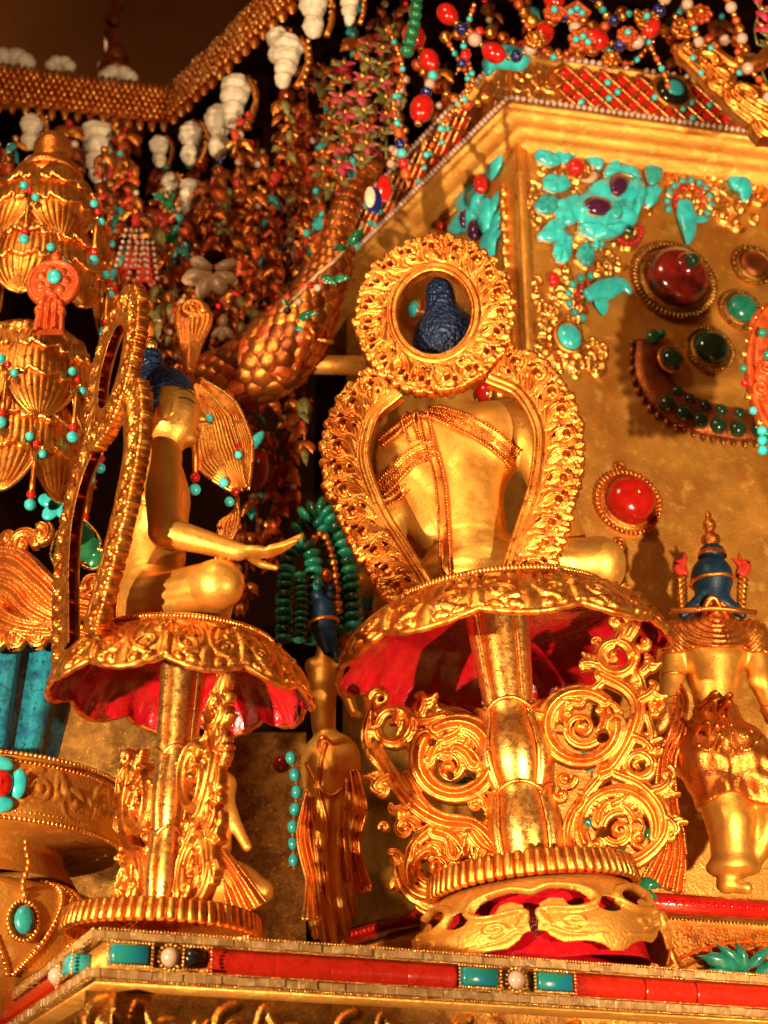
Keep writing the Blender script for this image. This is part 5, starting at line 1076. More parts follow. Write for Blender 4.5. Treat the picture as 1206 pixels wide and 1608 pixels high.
s, z = WF.hit(912, 275); p = WF.pt(s, z, .012); k = px_size(p); t = np.linspace(-1.9, .9, 18); link('shell_crescent', MB().tube([p + WF.e * 19 * k * math.cos(x) + Z3 * 19 * k * math.sin(x) for x in t], (6.5 * np.sin(np.linspace(.15, PI - .15, 18))) * k, 8).mesh('shell_crescent'), 'cream', q, iv)
for i in range(12): a = R(160 + i * 20); stone(WF, 985 + 20 * math.cos(a), 368 - 18 * math.sin(a), 11, 10, 'coralg', q, iv, .006, 0, 6, 'coral_bead', n=8)
stone(WF, 985, 366, 18, 16, 'jaded', q, iv, .008, 0, 8, 'jade_bead')
# -- flower on the left face
q, iv = jewel('turquoise_flower', 'narrow turquoise flower brooch with coral bead on the shaded left face of the wall', 'brooch', WL, 760, 310)
for a, c, w_ in (((775, 285), (790, 215), .8), ((770, 280), (778, 222), .8), ((755, 300), (728, 270), .8), ((750, 320), (718, 310), .8), ((752, 340), (716, 350), .8), ((770, 345), (788, 300), .8), ((775, 370), (790, 330), .9), ((765, 365), (780, 405), .8), ((750, 355), (742, 390), .8), ((740, 345), (705, 360), .7), ((778, 380), (792, 360), .8)): petal(WL, a, c, w_ * 1.3, 'turqb', q, iv, .006)
for x, y, w_, h_ in ((752, 318, 40, 60), (768, 340, 40, 60), (745, 345, 36, 40)): stone(WL, x, y, w_, h_, 'turqb', q, iv, .006, 0, 12, 'petal_stone')
stone(WL, 767, 293, 22, 34, 'coralg', q, iv, .016, 0, 12, 'coral_bead'); stone(WL, 741, 348, 18, 30, 'violet', q, iv, .016, 0, 9, 'violet_cabochon'); stone(WL, 755, 365, 22, 34, 'violet', q, iv, .016, 0, 9, 'violet_cabochon')
for x, y in ((690, 330), (697, 356), (712, 400)): stone(WL, x, y, 14, 14, ('coralg', 'turqb', 'turqb')[(x + y) % 3], q, iv, .006, 0, 8, 'bead')
# -- turquoise comma brooches with bead arcs
def comma(F, label, c, pts, w_, arc, m='turqb', fol=None):
    q, iv = jewel('comma_brooch', label, 'brooch', F, *c)
    if fol: foliage(F, *fol[:4], fol[4], q, iv, 'goldl', .8, off=-.003)
    P3 = [F.pt(*F.hit(x, y), .010) for x, y in pts]; k = px_size(P3[0]); link('comma_stone', MB().tube(crv(P3, 20), np.interp(np.linspace(0, 1, 20), np.linspace(0, 1, len(w_)), w_) * k, 12, flat=.6, upv=F.n).mesh('comma_stone'), m, q, iv)
    for (x, y, r, a0, a1, mm, bs) in arc:
        n = int(abs(R(a1 - a0)) * r / bs * .95) + 1
        for i in range(n): a = R(a0 + (a1 - a0) * i / max(1, n - 1)); stone(F, x + r * math.cos(a), y - r * math.sin(a), bs, bs, mm, q, iv, .006, 0, bs * .5, 'bead', n=8)
    return q, iv
q, iv = comma(WF, 'turquoise comma stone with coral arc below the large flower brooch', (925, 465), [(915, 470), (945, 460), (972, 452), (988, 466)], [10, 20, 14, 3], ((925, 470, 34, 90, 250, 'turq', 13), (925, 470, 21, 100, 245, 'coralg', 9)), fol=(880, 470, 110, 130, 8)); petal(WF, (940, 465), (945, 500), 1.0, 'turqb', q, iv, .008); stone(WF, 866, 445, 20, 24, 'coralg', q, iv, .012, 0, 10, 'coral_bead')
q, iv = comma(WF, 'hanging turquoise comma stone with coral arc beside the large flower brooch', (1080, 330), [(1072, 322), (1075, 345), (1078, 370), (1076, 388)], [13, 17, 12, 3], ((1080, 320, 34, -30, 200, 'turq', 12), (1080, 318, 22, -20, 200, 'coralg', 9)), fol=(1085, 295, 90, 110, 9)); petal(WF, (1080, 345), (1112, 348), .8, 'turqb', q, iv, .006)
q, iv = comma(WF, 'turquoise comma stone in gold foliage near the cornice by the frame edge', (1155, 300), [(1142, 292), (1156, 290), (1166, 305), (1164, 322)], [12, 20, 13, 3], (), fol=(1150, 315, 120, 130, 10))
# -- oval turquoise in gold leaves
q, iv = jewel('turquoise_oval', 'oval turquoise cabochon ringed with gold leaves beside the halo', 'brooch', WF, 888, 538)
foliage(WF, 892, 545, 140, 110, 14, q, iv, 'goldl', 1.0, off=-.003); stone(WF, 888, 538, 40, 44, 'turqb', q, iv, .016, 10, 16, 'turquoise_cabochon', 4.5, n=24)
# -- domed cabochons in rings
def dome(label, F, px, py, rad, m, ringm, gear, top=None, hgt=1.0, dx=0.8):
    q, iv = jewel('domed_boss', label, 'boss', F, px, py); s, z = F.hit(px, py); k = px_size(F.pt(s, z)); B_ = iv @ F.M4(s, z, 0, k) @ Matrix.Rotation(PI / 2, 4, 'X')
    b = MB(); b.lathe([(rad * 1.30, -2), (rad * 1.34, 5), (rad * 1.22, 9), (rad * 1.12, 7), (rad * 1.08, 12), (rad * 1.0, 14), (rad * .9, 10)], 64); link('ring', b.mesh('ring'), ringm, q, B_)
    for i in range(gear):
        a = 2 * PI * i / gear; o = bead('ring_bead', ringm, (0, 0, 0), 1, q, n=8); o.matrix_local = B_ @ frame((rad * 1.27 * math.cos(a), rad * 1.27 * math.sin(a), 9), np.array([math.cos(a), math.sin(a), 0]) * rad * .13, np.array([-math.sin(a), math.cos(a), 0]) * rad * 4 / gear, (0, 0, rad * .09))
    b = MB(); b.lathe(crv([(rad * .96, 6), (rad * .98, rad * .35 * hgt), (rad * .84, rad * .75 * hgt), (rad * .5, rad * .98 * hgt), (.5, rad * 1.04 * hgt)], 24), 48); link('dome', b.mesh('dome'), m, q, B_)
    return q, iv, B_
q, iv, B_ = dome('glossy coral red dome with a gold flower in a beaded ring on the gold wall', WF, 984, 792, 41, 'coralg', 'copper', 44, hgt=1.05)
for i in range(6): a = i * PI / 3; o = bead('flower_petal', 'goldl', (0, 0, 0), 1, q, n=8); o.matrix_local = B_ @ T(3, 2, 41.5) @ frame((8.5 * math.cos(a), 8.5 * math.sin(a), -1), np.array([math.cos(a), math.sin(a), 0]) * 6, np.array([-math.sin(a), math.cos(a), 0]) * 5, (0, 0, 3.5))
o = bead('flower_centre', 'goldl', (0, 0, 0), 1, q, n=10); o.matrix_local = B_ @ T(3, 2, 43.5) @ Matrix.Scale(4, 4)
for y in (735, 854):
    s, z = WF.hit(972, y); p = WF.pt(s, z, .004); k = px_size(p); t = np.linspace(0, 2 * PI, 21)[:-1]; link('loop', MB().tube([p + WF.e * 7.5 * k * math.cos(a) + Z3 * 7.5 * k * math.sin(a) for a in t], 3 * k, 6, closed=True, upv=WF.n).mesh('loop'), 'copper', q, iv); stone(WF, 972, y, 8, 8, 'copper', q, iv, .003, 0, 4, 'loop_bead', n=8)
q, iv, B_ = dome('large translucent amber red dome with a green bead on the upper wall', WF, 1056, 444, 52, 'amber', 'bronze', 60, hgt=.95)
o = bead('collar', 'amber', (0, 0, 0), 1, q, n=20); o.matrix_local = B_ @ T(8, 4, 47) @ Matrix.Diagonal((22, 22, 12, 1)); o = bead('jade_bead', 'jaded', (0, 0, 0), 1, q, n=16); o.matrix_local = B_ @ T(8, 4, 60) @ Matrix.Scale(12, 4)
dome('dark green jade dome in a bronze ring below the amber dome', WF, 1112, 552, 30, 'jaded', 'bronze', 40)
dome('pale green dome in a ring half hidden behind the hanging red pendant', WF, 1160, 490, 26, 'malach', 'bronze', 36)
dome('dark bossed cluster ring high on the wall by the frame edge', WF, 1180, 420, 26, 'copperd', 'bronze', 20, hgt=.7)
# -- jade crescent
q, iv = jewel('jade_crescent', 'dark bronze crescent set with a double row of green jade beads', 'brooch', WF, 1090, 630)
ctr = crv([(1020, 540), (1022, 590), (1048, 630), (1095, 655), (1150, 668), (1215, 672)], 60)
C3 = [WF.pt(*WF.hit(x, y), .004) for x, y in ctr]; k = px_size(C3[0]); link('bronze_bed', MB().tube(C3, (24 + 9 * np.sin(np.linspace(.2, 2.9, 60))) * k, 12, flat=.35, upv=WF.n).mesh('bronze_bed'), 'copperd', q, iv)
for i in range(0, 60, 3): 
    x, y = ctr[i]; tx, ty = ctr[min(59, i + 1)] - ctr[max(0, i - 1)]; l = math.hypot(tx, ty); nx, ny = -ty / l, tx / l
    stone(WF, x + nx * 30, y + ny * 30, 9, 12, 'bronze', q, iv, .004, 0, 6, 'edge_bead', n=8)
    if i > 20 and i % 6 == 0: stone(WF, x + nx * 11, y + ny * 11, 28, 26, 'jaded', q, iv, .014, 0, 12, 'jade_bead'); stone(WF, x - nx * 14, y - ny * 14, 20, 18, 'jaded', q, iv, .013, 0, 9, 'jade_bead')
stone(WF, 1046, 574, 38, 38, 'jaded', q, iv, .020, 0, 17, 'jade_dome', 3.5, n=20); stone(WF, 1020, 536, 24, 24, 'jade', q, iv, .014, 0, 10, 'jade_bead'); stone(WF, 1034, 530, 14, 14, 'malach', q, iv, .012, 0, 8, 'jade_bead')
# -- quatrefoil on the left face, dark foliage
q, iv = jewel('turquoise_quatrefoil', 'four-petalled turquoise brooch on the wall behind the middle lotus stand', 'brooch', WL, 590, 965)
for dx, dy in ((-6, -18), (12, -2), (-8, 14), (-22, -4)): stone(WL, 588 + dx, 966 + dy, 22, 22, 'turq', q, iv, .008, 0, 10, 'petal_stone')
q, iv = jewel('wall_rosette', 'gold leaf mound on the left wall face beside the middle lotus rim', 'rosette', WL, 556, 985); foliage(WL, 558, 985, 80, 150, 21, q, iv, 'copper', .9)
for (x, y, m_, sz, lb) in ((660, 488, 'turqb', 26, 'small turquoise bead seen through the halo ring'), (672, 1120, 'turqb', 30, 'turquoise bead just below the red lining of the middle lotus'), (770, 618, 'coralg', 34, 'coral bead above the bare shoulder, inside the halo')):
    q, iv = jewel('wall_bead', lb, 'bead', WL, x, y); stone(WL, x, y, sz, sz, m_, q, iv, .010, 0, sz * .5, 'bead', 3); foliage(WL, x + 4, y + 6, 70, 60, int(x), q, iv, 'goldl', .8)
for i, (x, y, x2, y2, m_) in enumerate(((868, 1102, 880, 1098, 'malach'), (940, 1190, 920, 1215, 'turq'), (865, 1260, 850, 1285, 'turqb'), (880, 1340, 905, 1360, 'jade'), (950, 1350, 985, 1330, 'jade'), (1020, 1300, 1040, 1318, 'jade'), (1000, 1385, 1040, 1392, 'jade'), (855, 1290, 852, 1330, 'jade'), (745, 1225, 740, 1260, 'turqb'), (1005, 1400, 1035, 1412, 'jade'), (905, 1280, 935, 1300, 'malach'))):
    t = thing('stone_leaf', ('green stone leaf just under the red lining, right of the stem', 'turquoise stone leaf inside the upper ring of the face-on bracket', 'bright turquoise stone leaf left of the lower bracket ring', 'green stone leaf at the foot of the stem, right side', 'green stone leaf inside the lower bracket ring', 'green stone leaf beside the dancer\'s scarf', 'green stone leaf under the bracket by the red rail', 'slim green stone leaf against the stem edge', 'turquoise stone leaf left of the stem, behind the left bracket', 'lowest green stone leaf touching the red rail', 'green stone leaf in the middle of the right bracket')[i], 'leaf', T(P(x, y, 1.95)), 'stone leaves behind the brackets')
    leaf(m_, (0, 0, 0), P(x2, y2, 1.95) - P(x, y, 1.95), np.array([0, -1., .2]), .6, t, 'blade'); leaf(m_, (0, 0, 0), (P(x2, y2, 1.95) - P(x, y, 1.95)) @ np.array([[.3, 0, -.8], [0, 1, 0], [.8, 0, .3]]), np.array([0, -1., .2]), .6, t, 'blade')
# ================================================================== CORNICE STONES
q, iv = jewel('bean_stone', 'large glossy turquoise bean stone at the corner of the cornice', 'stone', CF, 792, 102)
pts = [P(766, 118, 2.05), P(772, 98, 2.05), P(790, 90, 2.05), P(812, 94, 2.05), P(820, 108, 2.05)]; k = px_size(pts[0]); link('stone', MB().tube(crv(pts, 24), np.interp(np.linspace(0, 1, 24), [0, .15, .5, .85, 1], [4, 13, 20, 19, 6]) * k, 16).mesh('stone'), 'turqb', q, iv)
q, iv = jewel('eye_stone', 'black and turquoise eye-shaped stone in a gold ring on the coral lattice', 'stone', CF, 1055, 147)
s, z = CF.hit(1055, 147); k = px_size(CF.pt(s, z)); B_ = iv @ CF.M4(s, z, 0, k) @ Matrix.Rotation(PI / 2, 4, 'X')
link('ring', MB().lathe([(32, -2), (33, 6), (29, 10), (26, 6)], 48).mesh('ring'), 'gold', q, B_); link('black_disc', MB().lathe([(27, 4), (26, 9), (20, 14), (15, 15), (.1, 15)], 40).mesh('black_disc'), 'onyx', q, B_); link('turquoise_eye', MB().lathe([(16, 13), (14.5, 16.5), (8, 18.5), (.1, 19)], 32).mesh('turquoise_eye'), 'turqb', q, B_)
# ================================================================== CANOPY FRINGE
def fringe(label, a, c, Ya, Yc, H, ncol, seed):
    """gold valance: rows of lotus-bud beads on a band, with drops below; a,c photo points of its middle line"""
    rn = random.Random(seed); pa, pc_ = P(*a, Ya), P(*c, Yc); e = pc_ - pa; L = np.linalg.norm(e); ex = e / L; k = px_size((pa + pc_) / 2); t = thing('canopy_valance', label, 'valance', T(pa))
    dn = -Z3; nn = unit(np.cross(ex, Z3)); nn = nn if nn[1] < 0 else -nn
    b = MB(); hh = H * k
    A = np.array([[ex * L * s + Z3 * z + nn * 4 * k * math.sin(i * 1.6) for i, z in enumerate(np.linspace(hh * .5, -hh * .35, 8))] for s in np.linspace(-.02, 1.02, 30)]); b.grid(A); b.build('band', 'copper', t)
    for r_ in range(6):
        for i in range(ncol):
            s = (i + .5 * (r_ % 2)) / ncol * L; z = hh * (.46 - r_ * .15); o = bead('bud', ('gold', 'goldl', 'gold', 'copper')[(i * 7 + r_ * 3) % 4], ex * s + Z3 * z + nn * (5 + rn.uniform(-1, 3)) * k, np.array((L / ncol * .42, 5 * k, hh * (.085 if r_ else .12))) * rn.uniform(.8, 1.15), t, n=8)
    for i in range(ncol // 2):
        s = (i + .5) / (ncol // 2) * L; bead('drop', rn.choice(('gold', 'copper', 'goldl')), ex * s - Z3 * hh * (.48 + rn.uniform(0, .08)) + nn * 3 * k, np.array((L / ncol * .55, 5 * k, hh * .16)), t, n=8)
        MB().tube([ex * s - Z3 * hh * .3, ex * (s + L / ncol * rn.uniform(-.4, .4)) - Z3 * hh * .62], 1.6 * k, 5).build('drop_chain', 'copper', t)
    return t
fringe('straight gold beaded valance of the canopy across the upper left', (-30, 134), (268, 172), 2.42, 2.62, 74, 30, 1)
fringe('steep gold beaded valance of the canopy rising to the top edge', (272, 165), (470, -28), 2.62, 2.15, 74, 30, 2)
c = thing('hanging_chain', 'dark tasselled chain hanging above the canopy corner', 'chain'); 
b = MB(); pts = [P(178 + 5 * math.sin(i), -20 + i * 14, 3.4) for i in range(10)]; b.tube(pts, [.012, .018, .022, .016, .024, .018, .022, .028, .035, .012], 8); b.build('tassel_cord', 'copperd', c); b = MB(); b.ball(P(178, 108, 3.4), (.045, .04, .03), 12); b.build('tassel_knob', 'copperd', c)
for i, (x, y, w_) in enumerate(((15, 98, 44), (95, 104, 26), (185, 122, 34))):
    t = thing('white_blossom', ('wide white paper blossom at the left end above the valance', 'small white paper blossom on top of the valance', 'rounded white paper blossom near the canopy corner')[i], 'flower', T(P(x, y, 2.7)))
    k = px_size(P(x, y, 2.7))
    for j in range(6): bead('petal', 'white', (k * w_ * .5 * math.cos(j * 1.05), k * 6 * math.sin(j * 2), k * 7 * math.sin(j * 1.05) ** 2), k * w_ * .45 * np.array((1, 1, .75)), t, n=10)
# ================================================================== WHITE SHELL PENDANTS
rn = random.Random(5)
def shell_body(kind):
    if kind == 0: pr = crv([(1, 0), (.10, -.02), (.17, -.06), (.27, -.18), (.30, -.30), (.24, -.44), (.16, -.52), (.14, -.58), (.21, -.68), (.20, -.82), (.11, -.94), (.01, -1)][1:], 60)
    else: pr = crv([(.02, 0), (.20, -.05), (.28, -.18), (.22, -.30), (.26, -.40), (.18, -.52), (.21, -.62), (.14, -.74), (.15, -.84), (.08, -.95), (.01, -1)], 60)
    pr[:, 0] *= 1 + .05 * np.sin(np.linspace(0, 60, 60)); b = MB(); b.lathe(pr, 24, lambda t, a: 1 + .07 * np.sin(a * 3 + t * 16) + .04 * np.sin(a * 7)); me = b.mesh('shell_body'); me.materials.append(M['white']); return me
SHELL = [shell_body(0), shell_body(1)]
ORD = ('first', 'second', 'third', 'fourth', 'fifth', 'sixth', 'seventh', 'eighth', 'ninth', 'tenth', 'eleventh', 'twelfth')
shells = [(492, -15, 105, 2.12, 0), (548, -20, 82, 2.08, 1), (438, 45, 85, 2.22, 0), (455, 60, 118, 2.2, 1), (372, 122, 118, 2.34, 1), (345, 165, 112, 2.40, 0), (302, 192, 88, 2.48, 0), (52, 182, 82, 2.35, 0), (152, 195, 130, 2.45, 1), (268, 272, 70, 2.5, 0), (300, 285, 80, 2.46, 1), (250, 215, 70, 2.55, 0)]
place = ('at the top edge', 'at the very top, outermost', 'high on the steep valance, lobed', 'high on the steep valance, ridged', 'halfway up the steep valance, ridged', 'halfway up the steep valance, lobed', 'low on the steep valance', 'beside the copper finial', 'right of the copper finial', 'in the lower row, lobed', 'in the lower row, ridged', 'right at the canopy corner')
for i, (x, y, h_, Y, kd) in enumerate(shells):
    o = P(x, y, Y); k = px_size(o); t = thing('shell_pendant', 'white shell pendant with gold band hanging ' + place[i], 'pendant', T(o) @ RS(R(rn.uniform(-6, 6)), R(rn.uniform(-7, 7)), rn.uniform(0, 6)), 'white shell pendants under the canopy')
    s = k * h_ * .88; link('shell_body', SHELL[kd], None, t, Matrix.Diagonal((s * .8, s * .8, s, 1)))
    rz = -t.rotation_euler.z; d = np.array([math.cos(rz), math.sin(rz), 0]) * s * .27
    b = MB(); b.tube(crv([d * .6 + Z3 * s * .02, d * 1.2 - Z3 * s * .3, d * 1.15 - Z3 * s * .65, d * .8 - Z3 * s * .95], 16), s * .055, 8); b.build('gold_band', 'gold', t)
    for j in range(7): bead('band_bead', 'goldl', d * (1.0 + .2 * math.sin(j * .5)) - Z3 * s * (.05 + j * .14) + np.array([0, -s * .03, 0]), s * .045, t, n=8)
# ================================================================== STRANDS AND GARLANDS
def strand(label, pts, Y, seq, cat='strand', name='bead_strand', group=None, sag=None, cord='copper', jit=.06):
    """beads threaded along a curve of photo points at depth Y (number or per-point list); seq [(material, radius px, stretch)]"""
    Ys = [Y] * len(pts) if not hasattr(Y, '__len__') else Y; c = crv([P(x, y, yy) for (x, y), yy in zip(pts, Ys)], 120); k = px_size(c[60]); o = c[0]; t = thing(name, label, cat, T(o), group)
    MB().tube(c[::4] - o, 1.5 * k, 5).build('cord', cord, t); cs = np.concatenate([[0], np.cumsum(np.linalg.norm(np.diff(c, axis=0), axis=1))]); s = 0; i = 0
    while True:
        m, r, st = seq[i % len(seq)]; r = r * k * rn.uniform(1 - jit, 1 + jit); s += r * st
        if s > cs[-1]: break
        p = np.array([np.interp(s, cs, c[:, q]) for q in range(3)]); p2 = np.array([np.interp(min(s + r, cs[-1]), cs, c[:, q]) for q in range(3)]); p1 = np.array([np.interp(max(s - r, 0), cs, c[:, q]) for q in range(3)])
        tg = unit(p2 - p1 + 1e-9); a = unit(np.cross(tg, [.2, 1, .1])); b_ = np.cross(tg, a); bead('bead', m, p - o, (r, r, r * st), t, np.stack([a, b_, tg], 1), n=10 if r > 6 * k else 8); s += r * st + .6 * k; i += 1
    return t
G_, GL, CO, TQ, PE, LA, CP, OR = 'gold', 'goldl', 'coralg', 'turqb', 'pearl', 'lapis', 'copper', 'orange'
big = [(CO, 17, 1.25), (GL, 6, .5), (LA, 11, .9), (GL, 5, .6), (PE, 11, 1.0), (GL, 5, .6)]
fine = [(GL, 4, 1), (OR, 5, 1.2), (GL, 4, 1), (TQ, 5.5, 1), (CP, 5, 1.3)]
strand('coral, lapis and pearl bead strand at the very top right of centre', [(690, 10), (745, 62), (800, 90), (850, 60), (880, -10)], 1.98, big)
strand('coral and pearl bead strand looping under the top edge at the right', [(860, -15), (905, 45), (960, 68), (1010, 60), (1050, -15)], 1.97, big)
strand('coral bead strand hanging beside the green bead string', [(640, 40), (660, 75), (680, 110), (668, 150), (655, 200)], 2.05, [(CO, 19, 1.3), (GL, 6, .6), (CO, 17, 1.3), (TQ, 8, 1), (PE, 9, 1), (LA, 9, .8)])
strand('bright green bead string hanging at the top centre', [(655, -10), (652, 30), (645, 60), (636, 90)], 2.02, [('jade', 11, .8)])
strand('fine gold and coral chain draped to the cornice corner', [(700, 60), (735, 130), (700, 190), (660, 260)], 2.0, fine)
strand('fine gold chain with turquoise dots left of the bean stone', [(745, 5), (728, 70), (742, 130), (712, 180)], 2.0, fine)
strand('pearl string edging the shaded side of the cornice', [(640, 120), (622, 170), (628, 215), (612, 262)], 2.12, [(PE, 7, 1), (CP, 4, 1), (PE, 7, 1), (TQ, 5, 1)])
strand('gold and orange chain crossing above the coral lattice', [(820, 30), (870, 90), (930, 60), (985, 100), (1030, 60)], 2.0, fine)
strand('orange chain dropping beside the eye stone', [(1005, 40), (1030, 90), (1045, 120), (1050, 140)], 1.98, fine)
strand('gold chain with pearls falling at the right top', [(1075, -10), (1095, 60), (1120, 110), (1150, 140)], 1.95, [(GL, 6, 1), (PE, 10, 1), (G_, 7, 1.3), (OR, 8, 1), (TQ, 5, 1)])
strand('pearl and gold chain at the right frame edge', [(1140, -10), (1165, 60), (1160, 90), (1200, 135), (1215, 190)], 1.93, [(G_, 8, 1.2), (PE, 10, 1), (GL, 5, 1), (OR, 7, 1)])
strand('thin orange bead chain left of the cornice corner', [(610, 40), (632, 110), (618, 170), (640, 235)], 2.08, fine)
strand('short lapis and coral pendant beside the comma pearls', [(735, 78), (725, 100), (715, 118)], 1.98, [(CO, 9, 1.2), (LA, 8, 1), (GL, 4, 1)])
strand('coral, turquoise and lapis tassel string below the pearls', [(625, 200), (632, 250), (640, 290)], 2.04, [(OR, 9, 1.2), (LA, 8, 1.2), (TQ, 8, 1), (CO, 9, 1.1)])
strand('thick gold link chain behind the coral beads at the top', [(800, -15), (845, 40), (895, 20), (940, 45), (990, 10)], 2.08, [(G_, 11, 1), (OR, 9, 1.1), (GL, 10, .8)])
strand('second thick gold link chain hanging lower to the lattice', [(690, 60), (760, 50), (830, 75), (900, 85), (960, 70)], 2.09, [(GL, 10, 1), (CP, 10, 1.1), (G_, 8, .8), (CO, 8, 1)])
strand('orange and gold chain filling the gap left of the bean stone', [(650, 95), (690, 140), (735, 165), (765, 150)], 2.09, [(OR, 10, 1.1), (GL, 8, .8), (CP, 10, 1)])
strand('gold link chain over the right part of the lattice', [(985, 75), (1035, 45), (1080, 95), (1115, 60)], 2.06, [(G_, 10, 1), (GL, 8, .8), (OR, 9, 1)])
strand('gold and copper chain at the top right edge', [(1100, 90), (1150, 60), (1190, 100), (1220, 70)], 2.05, [(G_, 12, 1), (CP, 10, 1), (PE, 9, 1)])
strand('lapis and gold bead chain near the top edge', [(930, -10), (960, 30), (1000, 20), (1040, 45), (1075, 10)], 2.0, [(LA, 9, 1), (GL, 7, .8), (TQ, 6, 1), (GL, 7, .8)])
for i, (x, y, w_) in enumerate(((905, 18, 40), (915, 62, 44), (870, 20, 30), (1015, 30, 34), (985, 55, 30), (960, 92, 26), (1075, 45, 40), (1100, 22, 34), (840, 62, 30))):
    lb = ('diamond shaped orange pendant with a turquoise dot', 'round orange filigree pendant set with turquoise', 'small orange filigree charm near the top edge', 'gold filigree charm above the eye stone', 'orange filigree charm between the coral beads', 'tiny gold charm just above the lattice', 'gold flower charm right of the eye stone', 'orange flower charm at the top right', 'gold knot charm above the pearl row')[i]
    L = Loc(x, y, 1.96); t = thing('filigree_charm', lb, 'charm', L.M4() @ RS(0, R(rn.uniform(-15, 15)), 0), 'filigree charms above the cornice'); rl = Relief(-w_ * .6, w_ * .6, -w_ * .6, w_ * .6, 1.3)
    if i == 0: rl.stroke([(-w_ * .5, 0), (0, w_ * .45), (w_ * .5, 0), (0, -w_ * .45), (-w_ * .5, 0)], 4, 1.2); rl.stroke([(-w_ * .2, 0), (w_ * .2, 0)], w_ * .22, .4)
    else:
        for j in range(8): a = j * PI / 4; rl.stroke(spiral(w_ * .3 * math.cos(a), w_ * .3 * math.sin(a), w_ * .15, 2, j * 45, 1.1), np.linspace(4.2, 2.6, 31), 1.2)
        rl.ball(0, 0, w_ * .26, .6)
    link('filigree', rl.mesh('filigree', flat_map(), back=3.), 'orange' if i in (0, 1, 2, 4, 7) else 'gold', t)
    for q in ((0, 0), (w_ * .22, -w_ * .2), (-w_ * .22, -w_ * .2)) if i < 2 else ((0, 0),): bead('stone', 'turqb' if i < 5 else 'goldl', (q[0], -7, q[1]), 5.5, t)
# turquoise strands behind the profile buddha's hand
for i, (pts, Y, r) in enumerate((([(446, 1010), (448, 920), (458, 865), (476, 850), (492, 880), (494, 950), (488, 1010)], 2.25, 15), ([(470, 1010), (474, 940), (470, 895)], 2.22, 11), ([(472, 812), (505, 795), (535, 842), (552, 915), (556, 990)], 2.3, 16), ([(462, 835), (496, 815), (522, 862), (538, 930), (540, 1000)], 2.32, 15), ([(455, 1180), (466, 1240), (460, 1300), (462, 1370)], 2.02, 9), ([(440, 1000), (442, 930), (450, 890)], 2.28, 9))):
    strand(('green turquoise strand curving behind the open hand', 'thick turquoise strand rising beside the slim figure\'s hair', 'dark turquoise arc of beads beside the halo edge', 'outer turquoise arc of beads left of the halo', 'short turquoise strand hanging left of the slim figure', 'thin turquoise strand at the knee of the profile buddha')[i], pts, Y, [('malach', r, .46), ('jaded', r, .5), ('jade', r, .46), ('malach', r, .44)] if i < 4 else [('turq', r, 1.2), (G_, r * .4, .6)], group='turquoise bead strands')
strand('gold bead arc inside the turquoise arcs', [(478, 868), (505, 838), (524, 885), (532, 965)], 2.28, [(G_, 7, .9), (CP, 6, .8)])
t = thing('coral_barrel', 'coral red barrel bead glowing in the dark behind the hanging gold pendant', 'bead', T(P(408, 735, 2.3))); bead('barrel', 'coralg', (0, 0, 0), np.array((15, 15, 36)) * px_size(P(408, 735, 2.3)), t)
t = thing('turquoise_chip', 'slanted turquoise chip next to the coral barrel bead', 'stone', T(P(400, 695, 2.2))); o = bead('chip', 'turqb', (0, 0, 0), np.array((9, 8, 24)) * px_size(P(400, 695, 2.2)), t, np.array(Matrix.Rotation(R(35), 3, 'Y')))
t = thing('coral_ball', 'round coral bead in the shade left of the slim figure', 'bead', T(P(442, 1200, 2.1))); bead('ball', 'coralg', (0, 0, 0), 14 * px_size(P(442, 1200, 2.1)), t)
# ---- hanging filigree pendant beside the profile face
L = Loc(330, 700, 1.80); hp = thing('filigree_pendant', 'ribbed gold leaf pendant with coral and turquoise beads in front of the profile face', 'pendant', L.M4())
for pts, wd in (([(308, 606), (330, 660), (345, 720), (378, 770)], [10, 62, 74, 18]), ([(318, 600), (352, 640), (375, 700), (385, 770)], [8, 40, 44, 10])):
    c = crv([L(x, y, -6 if wd[1] > 50 else 4) for x, y in pts], 40); tg = np.gradient(c, axis=0); tg /= np.linalg.norm(tg, axis=1)[:, None]; sd = np.cross(tg, [0, -1, 0]); w_ = np.interp(np.linspace(0, 1, 40), np.linspace(0, 1, 4), wd); u = np.linspace(-1, 1, 41)
    A = c[:, None] + sd[:, None] * (u[None] * w_[:, None] / 2)[..., None]; A[..., 1] += -8 * (1 - u ** 2)[None] - 1.1 * np.cos(u * 40)[None]; b = MB(); b.grid(A); B2 = A.copy(); B2[..., 1] += 3; b.grid(B2[:, ::-1]); b.build('ribbed_plate', 'gold', hp)
    for e in (0, -1): MB().tube(A[:, e], 3.4, 6).build('plate_rim', 'goldl', hp)
for x, y, m_, r in ((306, 652, CO, 7), (328, 656, TQ, 7), (306, 671, TQ, 8), (306, 750, CO, 8.5), (306, 769, TQ, 9.5), (351, 758, TQ, 8), (369, 772, CO, 7), (360, 788, TQ, 8), (374, 700, CO, 5), (374, 714, TQ, 6)): bead('bead', m_, L(x, y, -16), r, hp)
MB().tube([L(306, 660, -12), L(306, 700, -12), L(306, 745, -12)], [3, 4, 5], 6).build('pendant_stem', 'gold', hp)
for i in range(7): b = MB(); b.tube(crv([L(372, 780 + i * 4, -4), L(372 - i * 5, 830, -8), L(356 + i * 6 - 20, 880 + i * 3, -4)], 12), np.linspace(4, 2.4, 12), 6); b.build('tassel_thread', 'copper', hp)
